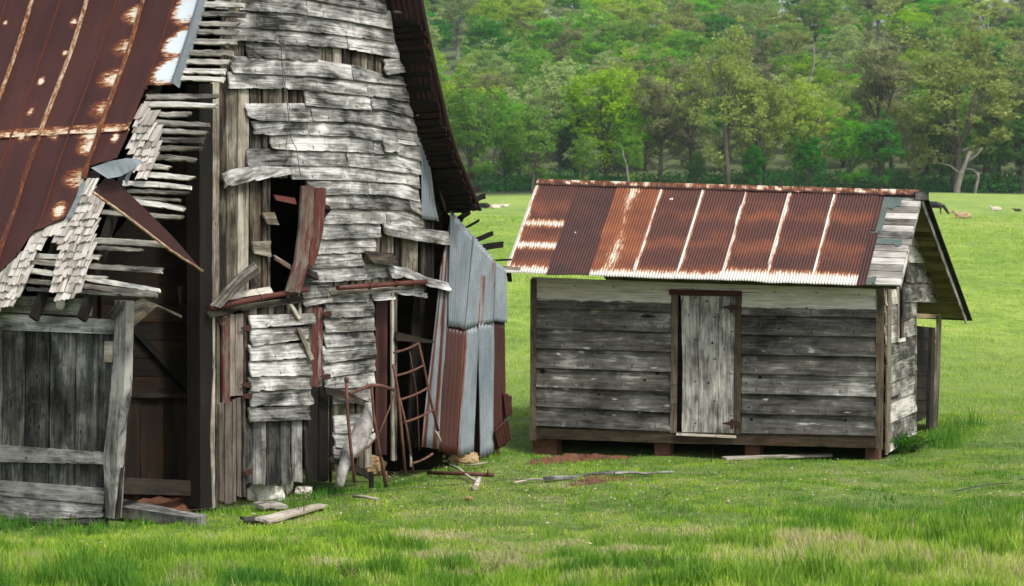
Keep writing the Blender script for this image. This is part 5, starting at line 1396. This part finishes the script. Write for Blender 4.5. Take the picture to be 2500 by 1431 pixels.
# ------------------------------------------------------------------ cows
MAT['cow_black'] = m_simple('black hide', (.005, .005, .005), (.014, .013, .012), 3, .6, .1, .01, 'obj')
MAT['cow_white'] = m_simple('cream hide', (.42, .36, .28), (.62, .57, .48), 3, .8, .1, .01, 'obj')
MAT['cow_tan'] = m_simple('tan hide', (.30, .20, .11), (.46, .34, .21), 3, .8, .1, .01, 'obj')
MAT['cow_brown'] = m_simple('dark brown hide', (.035, .02, .012), (.07, .045, .03), 3, .8, .1, .01, 'obj')
def skin_mesh(name, chains, mat):
    vs, es, rs = [], [], []; idx = {}
    for ch in chains:
        prev = None
        for (x, y, z, r) in ch:
            k = (round(x, 3), round(y, 3), round(z, 3))
            if k not in idx: idx[k] = len(vs); vs.append((x, y, z)); rs.append(r)
            if prev is not None and prev != idx[k]: es.append((prev, idx[k]))
            prev = idx[k]
    me = bpy.data.meshes.new(name); me.from_pydata(vs, es, []); o = add_obj(name, me, MAT[mat])
    m = o.modifiers.new('skin', 'SKIN'); m.use_smooth_shade = True
    for i, r in enumerate(rs): me.skin_vertices[0].data[i].radius = (r, r) if not isinstance(r, tuple) else r
    me.skin_vertices[0].data[0].use_root = True
    s = o.modifiers.new('sub', 'SUBSURF'); s.levels = 2; s.render_levels = 2
    return o
def cow(px, py, mat, pose, label, rot, sc=1.0):
    c = G(px, py)
    if pose == 'stand':
        sp = [(0, 0, 1.02, .34), (.45, 0, 1.05, .36), (.85, 0, 1.08, .32), (-.40, 0, 1.05, .34), (-.75, 0, 1.08, .28)]
        body = [(0, 0, 1.0, .36), (-.42, 0, 1.02, .35), (-.78, 0, 1.06, .27)]
        fr = [(0, 0, 1.0, .36), (.45, 0, 1.0, .37), (.82, 0, 1.05, .30), (1.1, 0, .85, .19), (1.35, 0, .48, .15), (1.52, 0, .22, .13), (1.66, 0, .08, .09)]
        ch = [body, fr]
        for s_ in (-1, 1):
            ch.append([(.82, 0, 1.05, .30), (.80, .17 * s_, .72, .13), (.80, .18 * s_, .42, .07), (.82, .18 * s_, .12, .055), (.85, .18 * s_, .03, .06)])
            ch.append([(-.78, 0, 1.06, .27), (-.74, .18 * s_, .78, .16), (-.90, .18 * s_, .48, .08), (-.82, .18 * s_, .12, .055), (-.80, .18 * s_, .03, .06)])
            ch.append([(1.35, 0, .48, .15), (1.36, .2 * s_, .56, .05), (1.34, .28 * s_, .55, .02)])
        ch.append([(-.78, 0, 1.06, .27), (-1.04, 0, 1.0, .04), (-1.08, 0, .6, .025), (-1.08, 0, .42, .05)])
    else:
        ch = [[(0, 0, .42, .38), (-.42, 0, .42, .38), (-.80, 0, .36, .28)], [(0, 0, .42, .38), (.45, 0, .45, .36), (.80, 0, .52, .26), (1.02, 0, .74, .17), (1.18, 0, .92, .15), (1.36, 0, .84, .12), (1.5, 0, .76, .09)]]
        for s_ in (-1, 1):
            ch.append([(.45, 0, .45, .36), (.62, .28 * s_, .18, .10), (.95, .30 * s_, .10, .07), (.72, .36 * s_, .06, .055)])
            ch.append([(-.42, 0, .42, .38), (-.40, .36 * s_, .22, .15), (-.05, .46 * s_, .12, .08), (-.34, .52 * s_, .06, .055)])
            ch.append([(1.18, 0, .92, .15), (1.16, .2 * s_, .97, .05), (1.13, .28 * s_, .95, .02)])
        ch.append([(-.80, 0, .36, .28), (-1.06, 0, .22, .04), (-1.0, .2, .08, .03)])
    o = skin_mesh('cow', ch, mat); o.location = c; o.rotation_euler = (0, 0, math.radians(rot)); o.scale = (sc,) * 3
    return tag(o, label, 'cow')
cow(1181, 509, 'cow_black', 'lie', 'black cow lying in the far field just right of the barn', 165, .85)
cow(1209, 510, 'cow_white', 'lie', 'cream white cow lying right beside the black one near the barn', 10, .62)
cow(1233, 506, 'cow_white', 'lie', 'tiny pale calf lying right of the cream cow near the barn', 20, .45)
cow(2276, 525, 'cow_black', 'stand', 'black cow standing and grazing just beyond the shed ridge end', -12, .95)
cow(2352, 534, 'cow_tan', 'lie', 'tan cow lying flat in the grass right of the grazing black cow', 175, .72)
cow(2432, 515, 'cow_white', 'lie', 'cream white cow lying near the wood at the right of the field', 178, .65)
cow(2485, 517, 'cow_brown', 'lie', 'small dark brown calf lying at the right edge of the field', 160, .45)

# ------------------------------------------------------------------ trees
MAT['bark'] = m_simple('grey bark', (.035, .030, .024), (.11, .095, .075), 2.5, .9, .6, .05, 'obj')
MAT['barkpale'] = m_simple('pale bark', (.09, .08, .065), (.24, .225, .195), 1.5, .9, .5, .05, 'obj')
LM = {
 'bright': m_leaf('bright spring leaves', (.06, .19, .014), (.14, .38, .028), (.26, .52, .055)),
 'mid': m_leaf('mid green leaves', (.07, .18, .020), (.16, .34, .038), (.28, .46, .08)),
 'dark': m_leaf('deep green leaves', (.022, .10, .014), (.055, .22, .026), (.12, .33, .05)),
 'yellow': m_leaf('yellow green leaves', (.15, .24, .018), (.30, .44, .045), (.44, .56, .10)),
 'olive': m_leaf('olive budding leaves', (.13, .18, .045), (.27, .33, .085), (.42, .46, .16)),
 'pale': m_leaf('pale grey green leaves', (.16, .23, .075), (.31, .40, .14), (.46, .54, .25)),
 'brown': m_leaf('brownish budding twigs', (.12, .13, .05), (.24, .26, .11), (.36, .38, .18)),
}
def make_tree_mesh(seed, H, Wd, dens, kind, bark='bark', leaf=.34, base=.25, bare=False):
    """returns (trunk mesh, crown mesh) of a tree H metres tall, crown radius Wd"""
    rnd = random.Random(seed); tm = MB(); ends = []
    def u(a, b): return rnd.uniform(a, b)
    top = V(u(-.6, .6), u(-.6, .6), H * .78)
    fork = H * (base + u(0, .12))
    def limb(p, d, L, r, lvl):
        n = 4; pts = [p]; rr = [r]; q = p.copy(); dd = d.copy()
        for i in range(n):
            dd = (dd + V(u(-.22, .22), u(-.22, .22), u(-.05, .16))).normalized(); q = q + dd * (L / n); pts.append(q.copy()); rr.append(r * (1 - .7 * (i + 1) / n))
        tm.tube(pts, rr, 5 if lvl > 0 else 7, cap=False)
        for i in range(1, n + 1): ends.append((pts[i], lvl, L))
        if lvl < (3 if bare else 2):
            for k in range(4 if lvl == 0 else 3):
                i = rnd.randint(1, n); a = u(0, 6.28); out = V(math.cos(a), math.sin(a), u(.1, .9)).normalized()
                limb(pts[i], (dd * .7 + out).normalized(), L * u(.42, .62), rr[i] * .62 + .012, lvl + 1)
    r0 = H * .014 + .08
    lean = V(u(-.05, .05), u(-.05, .05), 1)
    pts = [V(0, 0, -.5), V(0, 0, .6)] + [lean * (fork * k / 3) + V(u(-.1, .1), u(-.1, .1), 0) for k in (1, 2, 3)]
    tm.tube(pts, [r0 * 1.5, r0 * 1.15, r0, r0 * .9, r0 * .8], 8, cap=False)
    tp = pts[-1]; nm = rnd.randint(4, 6)
    for k in range(nm):
        a = 6.28 * k / nm + u(-.4, .4); sp = Wd / H * u(.7, 1.35)
        d = V(math.cos(a) * sp, math.sin(a) * sp, 1).normalized(); limb(tp, d, (H - fork) * u(.55, .78), r0 * u(.42, .6), 0)
    for k in range(7):   # lower side limbs
        z = lerp(fork * .55, fork * 1.0, k / 6.); a = u(0, 6.28); limb(lean * z, V(math.cos(a), math.sin(a), .35).normalized(), Wd * u(.45, .75), r0 * .3, 1)
    # crown: leaf clumps around twig ends
    N = int(dens); tips = [e for e in ends if e[1] >= 1]; vs = []; cs = []
    import numpy as np_
    rng = np.random.default_rng(seed)
    if not bare: N = int(N * 1.9)
    sel = [tips[rnd.randrange(len(tips))] for _ in range(max(30, N // 42))]
    lob = [(u(0, 6.28), u(-.3, 1.0)) for _ in range(9)]
    if not bare:
        for i in range(0, len(sel), 2):
            a = u(0, 6.28); ce = u(-.55, 1); se = math.sqrt(max(0, 1 - ce * ce)); dv = V(math.cos(a) * se, math.sin(a) * se, ce)
            m = max(dv.dot(V(math.cos(la) * math.sqrt(1 - lz * lz) if abs(lz) < 1 else 0, math.sin(la) * math.sqrt(1 - lz * lz) if abs(lz) < 1 else 0, lz)) for la, lz in lob)
            rr_ = .66 + .34 * max(0, m) ** 4; rr_ *= u(.86, 1.0)
            sel[i] = (V(dv.x * Wd * rr_, dv.y * Wd * rr_, H * .60 + dv.z * H * .40 * rr_), 1, 1)
    P = []; T = []
    for (c, lvl, L) in sel:
        n = int(42 * u(.5, 1.6)); rad = u(.55, 1.25) * H / 17
        ctone = u(0, 1)
        q = rng.normal(0, 1, (n, 3)); q /= (np.linalg.norm(q, axis=1)[:, None] + 1e-6); q *= (rng.uniform(.25, 1, n) ** .5)[:, None]
        q *= np.array([rad, rad, rad * .62]); q += np.array(c) + rng.normal(0, .15, 3); P.append(q); T.append(np.clip(ctone * .55 + .45 * rng.uniform(0, 1, n), 0, 1))
    P = np.concatenate(P); T = np.concatenate(T); n = len(P)
    a = rng.normal(0, 1, (n, 3)); a[:, 2] *= .45; a /= np.linalg.norm(a, axis=1)[:, None]; b = np.cross(a, rng.normal(0, .55, (n, 3)) + np.array([.25, -.45, .9])); b /= np.linalg.norm(b, axis=1)[:, None]
    s_ = leaf * rng.uniform(.55, 1.25, n)[:, None]
    if bare: a_ = a * s_ * 1.2; b_ = b * s_ * .22
    else: a_ = a * s_ * .62; b_ = b * s_ * .45
    v = np.stack([P - a_, P + b_, P + a_, P - b_], 1).reshape(-1, 3)
    me = bpy.data.meshes.new('crown'); me.vertices.add(n * 4); me.vertices.foreach_set('co', v.astype(np.float32).ravel())
    me.loops.add(n * 4); me.loops.foreach_set('vertex_index', np.arange(n * 4, dtype=np.int32)); me.polygons.add(n); me.polygons.foreach_set('loop_start', (np.arange(n) * 4).astype(np.int32)); me.polygons.foreach_set('loop_total', np.full(n, 4, np.int32)); me.update()
    ca = me.color_attributes.new('tint', 'FLOAT_COLOR', 'POINT'); c = np.ones((n, 4, 4), np.float32); c[:, :, 0] = T[:, None]; ca.data.foreach_set('color', c.ravel())
    me.materials.append(LM[kind])
    t2 = bpy.data.meshes.new('trunk'); t2.from_pydata(tm.v, [], tm.f); t2.polygons.foreach_set('use_smooth', [True] * len(tm.f)); t2.update(); t2.materials.append(MAT[bark])
    return t2, me
KINDS = {}
def kinds():
    spec = [('bright', 6200, .36, False), ('mid', 5600, .36, False), ('dark', 6800, .38, False), ('yellow', 5200, .36, False), ('olive', 4300, .34, False), ('pale', 4600, .34, False), ('brown', 4200, .40, True)]
    sd = 100
    for nm, dn, lf, br in spec:
        KINDS[nm] = []
        for k in range(3):
            sd += 1; KINDS[nm].append(make_tree_mesh(sd, 20, 6.4 if k != 1 else 5.4, dn, nm, 'bark' if nm not in ('pale',) else 'barkpale', lf, .16 if nm in ('bright', 'dark', 'mid', 'yellow') else .28, br))
kinds()
def place_tree(x, y, H, kind, var, label, group=None, wide=1.0, name='tree'):
    rt = empty(name, V(x, y, gz(x, y) - .2), label, 'tree', group)
    tm, cm = KINDS[kind][var % 3]; t = add_obj('trunk', tm, None, rt); c = add_obj('crown', cm, None, rt)
    k = H / 20.; rt.scale = (k * wide, k * wide, k); rt.rotation_euler = (0, 0, U(0, 6.28)); return rt
# front row, one by one: pixel x, pixel of the crown top, distance, kind, width
front = [
 (1085, 200, 392, 'yellow', 1.0, 'layered yellow green tree at the wood edge directly behind the barn eaves'),
 (1150, 215, 389, 'bright', 1.05, 'tall fresh green tree at the wood edge right of the barn, layered boughs'),
 (1232, 240, 396, 'bright', .8, 'bright green round topped tree between the barn and the shed ridge'),
 (1300, 262, 388, 'mid', .95, 'mid green broad tree above the left end of the shed ridge'),
 (1368, 165, 408, 'pale', .95, 'pale budding tree behind the broad green tree over the shed left end'),
 (1425, 330, 386, 'mid', .8, 'lower mid green tree in front, over the second roof sheet'),
 (1480, 170, 397, 'yellow', 1.05, 'tall yellow green tree with domed top over the third roof sheet'),
 (1535, 330, 386, 'mid', .85, 'low green tree with a dead white stem beside it'),
 (1610, 190, 392, 'brown', 1.15, 'grey bare branched tree over the middle of the shed ridge'),
 (1690, 180, 402, 'brown', 1.1, 'second bare grey tree left of the tall straight trunk'),
 (1700, 370, 385, 'dark', .8, 'dark green understorey tree left of the tall straight trunk'),
 (1772, 105, 384, 'olive', .85, 'tall pale tree with a long straight bare trunk and high fork'),
 (1855, 190, 391, 'olive', 1.0, 'olive grey tree with drooping dark limbs right of the straight trunk'),
 (1840, 355, 385, 'dark', .8, 'deep green low tree right of the straight trunk'),
 (1960, 200, 396, 'yellow', 1.0, 'yellow olive tree above the round green bush trees'),
 (1975, 345, 383, 'dark', 1.0, 'rounded dark green tree low over the right half of the ridge'),
 (2075, 285, 386, 'bright', .9, 'bright emerald tree left of the bare fan shaped tree'),
 (2150, 300, 384, 'dark', 1.0, 'dense deep green tree under the bare fan shaped tree'),
 (2155, 120, 400, 'brown', 1.1, 'bare fan shaped tree with dark upright limbs'),
 (2235, 330, 387, 'olive', .8, 'small olive tree left of the leaning pale trunk'),
 (2335, 100, 386, 'olive', 1.3, 'big spreading olive tree with a thick pale leaning trunk by the field'),
 (2300, 240, 400, 'mid', 1.0, 'green tree tucked behind the big spreading olive one'),
 (2440, 170, 402, 'olive', 1.05, 'olive tree behind the small dead trunk near the right edge'),
 (2420, 330, 392, 'dark', .9, 'dark green tree low at the right edge of the wood'),
 (2495, 300, 390, 'dark', .95, 'deep green tree cut by the right edge of the picture'),
 (2540, 150, 396, 'brown', 1.1, 'bare branched tree at the far right edge of the wood'),
]
for i, (px, top, d, kd, wd, lb) in enumerate(front):
    x = (px - CX) / F * d; g_ = gz(x, d); Ht = (HY - top) / F * d + EYE - g_
    place_tree(x, d, Ht * 1.06, kd, i, lb, 'trees along the front edge of the wood', wd)
# pale leaning trunk + small dead tree, built for themselves
def dead_tree(px, d, pts, rads, label, limbs, mat='barkpale'):
    x0 = (px - CX) / F * d; base = V(x0, d, gz(x0, d)); rt = empty('dead_tree', base, label, 'tree'); mb = MB()
    def Q(x, y): r_ = ray(x, y); return V(r_.x * d, d, r_.z * d + EYE)
    mb.tube([Q(*p) for p in pts], rads, 8); mb.build('trunk', MAT[mat], rt)
    for l in limbs: m2 = MB(); m2.tube([Q(*p) for p in l[0]], l[1], 6); m2.build('limb', MAT[mat], rt)
dead_tree(2336, 381, [(2334, 490), (2336, 460), (2346, 425), (2356, 400), (2368, 370)], [.75, .6, .5, .4, .3], 'thick pale leaning tree trunk standing at the field edge on the right', [([(2346, 425), (2320, 405), (2295, 398)], [.2, .15, .08]), ([(2356, 400), (2385, 378), (2400, 360)], [.3, .2, .12])])
dead_tree(2380, 380, [(2378, 490), (2382, 460), (2388, 435), (2386, 420)], [.35, .3, .25, .22], 'small dead forked trunk just right of the thick leaning one', [([(2386, 425), (2375, 414), (2350, 412)], [.18, .14, .08]), ([(2388, 432), (2396, 420)], [.14, .05])])
dead_tree(1537, 384, [(1538, 478), (1534, 440), (1530, 405), (1522, 380), (1520, 362)], [.22, .2, .18, .15, .08], 'thin crooked white dead stem in front of the low green tree', [])
dead_tree(1774, 382, [(1778, 480), (1775, 400), (1768, 300), (1764, 260)], [.55, .45, .36, .3], 'tall straight bare grey trunk rising above the shed ridge', [([(1764, 262), (1752, 225), (1738, 170)], [.26, .2, .1]), ([(1766, 275), (1785, 235), (1805, 185)], [.24, .18, .08])], 'bark')
dead_tree(1982, 470, [(1975, 200), (1985, 170), (1988, 140), (1987, 112)], [.3, .26, .2, .1], 'white branching dead limbs on the slope above the yellow olive tree', [([(1988, 160), (2010, 145), (2030, 130)], [.18, .12, .06])])
# hillside
def hill():
    cnt = 0; y = 412; row = 0
    rnd = random.Random(5)
    while y < 905 and cnt < 262:
        step = 13.5 * (1 + .75 * (y - 412) / 450); x = -.085 * y + rnd.uniform(0, 8)
        while x < .29 * y + 6:
            px = CX + x / y * F
            r = rnd.random(); far = (y - 412) / 450
            left = px < 1750
            wts = dict(bright=.16 if left else .10, mid=.20, dark=.10, yellow=.18 if left else .10, olive=.14 if left else .26, pale=.18, brown=.06 if left else .14)
            ks = list(wts); kd = rnd.choices(ks, [wts[k] for k in ks])[0]
            H = rnd.uniform(15, 21) * (1 + .32 * far ** 2); jx, jy = x + rnd.uniform(-3, 3), y + rnd.uniform(-5, 5)
            band = 'low on the slope' if far < .3 else ('halfway up the slope' if far < .65 else 'high near the hilltop')
            zone = 'beside the barn' if px < 1300 else ('above the left half of the shed' if px < 1700 else ('above the right half of the shed' if px < 2150 else 'at the right of the wood'))
            nm = dict(bright='bright green tree', mid='mid green tree', dark='deep green tree', yellow='yellow green tree', olive='olive budding tree', pale='pale grey green tree', brown='bare brownish tree')[kd]
            lb = nm + ' ' + band + ', ' + zone
            place_tree(jx, jy, H, kd, rnd.randint(0, 2), lb, nm + 's ' + band + ' ' + zone, rnd.uniform(1.05, 1.4) * (1 + .45 * far)); cnt += 1
            x += step * rnd.uniform(.8, 1.2)
        y += 19 * (1 + 1.3 * (y - 412) / 450); row += 1
    print('hill trees', cnt, 'reached', y)
hill()
for px, d, kd in ((1040, 800, 'bright'), (1068, 840, 'olive'), (1100, 870, 'mid'), (1020, 860, 'yellow')):
    place_tree((px - CX) / F * d, d, 24, kd, 1, kd + ' green tree near the hilltop tight against the barn eaves', 'trees near the hilltop against the barn eaves', 1.6)
# brushy undergrowth at the foot of the wood
def undergrowth():
    n = 26000; x = RNG.uniform(-60, 130, n); y = RNG.uniform(388, 404, n); hh = 2.2 + 2.5 * vnoise(x, y, .15, 4)
    z = ground_np(x, y) + hh * RNG.uniform(0, 1, n) ** 1.2
    a = RNG.normal(0, 1, (n, 3)); a /= np.linalg.norm(a, axis=1)[:, None]; b = np.cross(a, RNG.normal(0, 1, (n, 3))); b /= np.linalg.norm(b, axis=1)[:, None]; P = np.stack([x, y, z], -1); s_ = RNG.uniform(.15, .35, n)[:, None]
    v = np.stack([P - a * s_, P + b * s_ * .7, P + a * s_, P - b * s_ * .7], 1).reshape(-1, 3); f = np.arange(n * 4).reshape(-1, 4)
    me = bpy.data.meshes.new('undergrowth'); me.from_pydata(v.tolist(), [], f.tolist())
    ca = me.color_attributes.new('tint', 'FLOAT_COLOR', 'POINT'); c = np.ones((n * 4, 4), np.float32); c[:, 0] = np.repeat(RNG.uniform(0, .5, n), 4); ca.data.foreach_set('color', c.ravel())
    o = add_obj('undergrowth', me, LM['dark']); tag(o, kind='stuff')
undergrowth()

# ------------------------------------------------------------------ haze
def haze():
    x0, x1, y0, y1, z0, z1 = -420, 520, -8, 1180, -2.5, 230
    vs = [(a, b, c) for a in (x0, x1) for b in (y0, y1) for c in (z0, z1)]
    fs_ = [(0, 1, 3, 2), (4, 6, 7, 5), (0, 4, 5, 1), (2, 3, 7, 6), (0, 2, 6, 4), (1, 5, 7, 3)]
    me = bpy.data.meshes.new('haze'); me.from_pydata(vs, [], fs_)
    m = bpy.data.materials.new('haze air'); m.use_nodes = True; t = m.node_tree; t.nodes.clear(); o = t.nodes.new('ShaderNodeOutputMaterial'); v = t.nodes.new('ShaderNodeVolumePrincipled')
    v.inputs['Color'].default_value = (.80, .90, 1, 1); v.inputs['Density'].default_value = HAZE; t.links.new(v.outputs[0], o.inputs['Volume'])
    ob = add_obj('haze', me, m); tag(ob, kind='stuff')
HAZE = .00008
haze()

# ------------------------------------------------------------------ light, world, camera
EL, AZ = 48, 152      # sun elevation; direction it comes from, degrees from +X counter-clockwise... see below
w = bpy.data.worlds.new('World'); SC.world = w; w.use_nodes = True; nt = w.node_tree; bg = nt.nodes['Background']
sky = nt.nodes.new('ShaderNodeTexSky'); sky.sky_type = 'NISHITA'; sky.sun_disc = False
sun_from = V(.66, -.75, 0).normalized()     # towards the sun, horizontally: behind the camera, to the right
EL = 50
sky.sun_elevation = math.radians(EL); sky.sun_rotation = math.atan2(sun_from.x, sun_from.y)
sky.air_density = 1.0; sky.dust_density = 3.0; sky.ozone_density = 1.0
hs = nt.nodes.new('ShaderNodeHueSaturation'); hs.inputs['Saturation'].default_value = .45; nt.links.new(sky.outputs[0], hs.inputs['Color']); nt.links.new(hs.outputs[0], bg.inputs['Color']); bg.inputs['Strength'].default_value = .12
L = bpy.data.lights.new('sun', 'SUN'); L.energy = 1.5; L.angle = math.radians(10); L.color = (1, .96, .89)
lo = bpy.data.objects.new('sun', L); COL.objects.link(lo); lo.location = (5, -5, 30)
dirv = V(sun_from.x * math.cos(math.radians(EL)), sun_from.y * math.cos(math.radians(EL)), math.sin(math.radians(EL)))
lo.rotation_euler = dirv.to_track_quat('Z', 'Y').to_euler()
cam = bpy.data.cameras.new('camera'); co = bpy.data.objects.new('camera', cam); COL.objects.link(co); co.location = (0, 0, EYE); co.rotation_euler = (math.pi / 2, 0, 0)
cam.sensor_width = 36; cam.lens = 36 * F / 2500; cam.shift_y = -15.5 / 2500; cam.clip_end = 3000; cam.clip_start = .1
cam.dof.use_dof = True; cam.dof.focus_distance = 22.5; cam.dof.aperture_fstop = 4.5
SC.camera = co
SC.view_settings.view_transform = 'Standard'; SC.view_settings.look = 'None'; SC.view_settings.exposure = 1.1; SC.view_settings.gamma = 1
SC.cycles.max_bounces = 5; SC.cycles.volume_bounces = 0; SC.cycles.transparent_max_bounces = 4
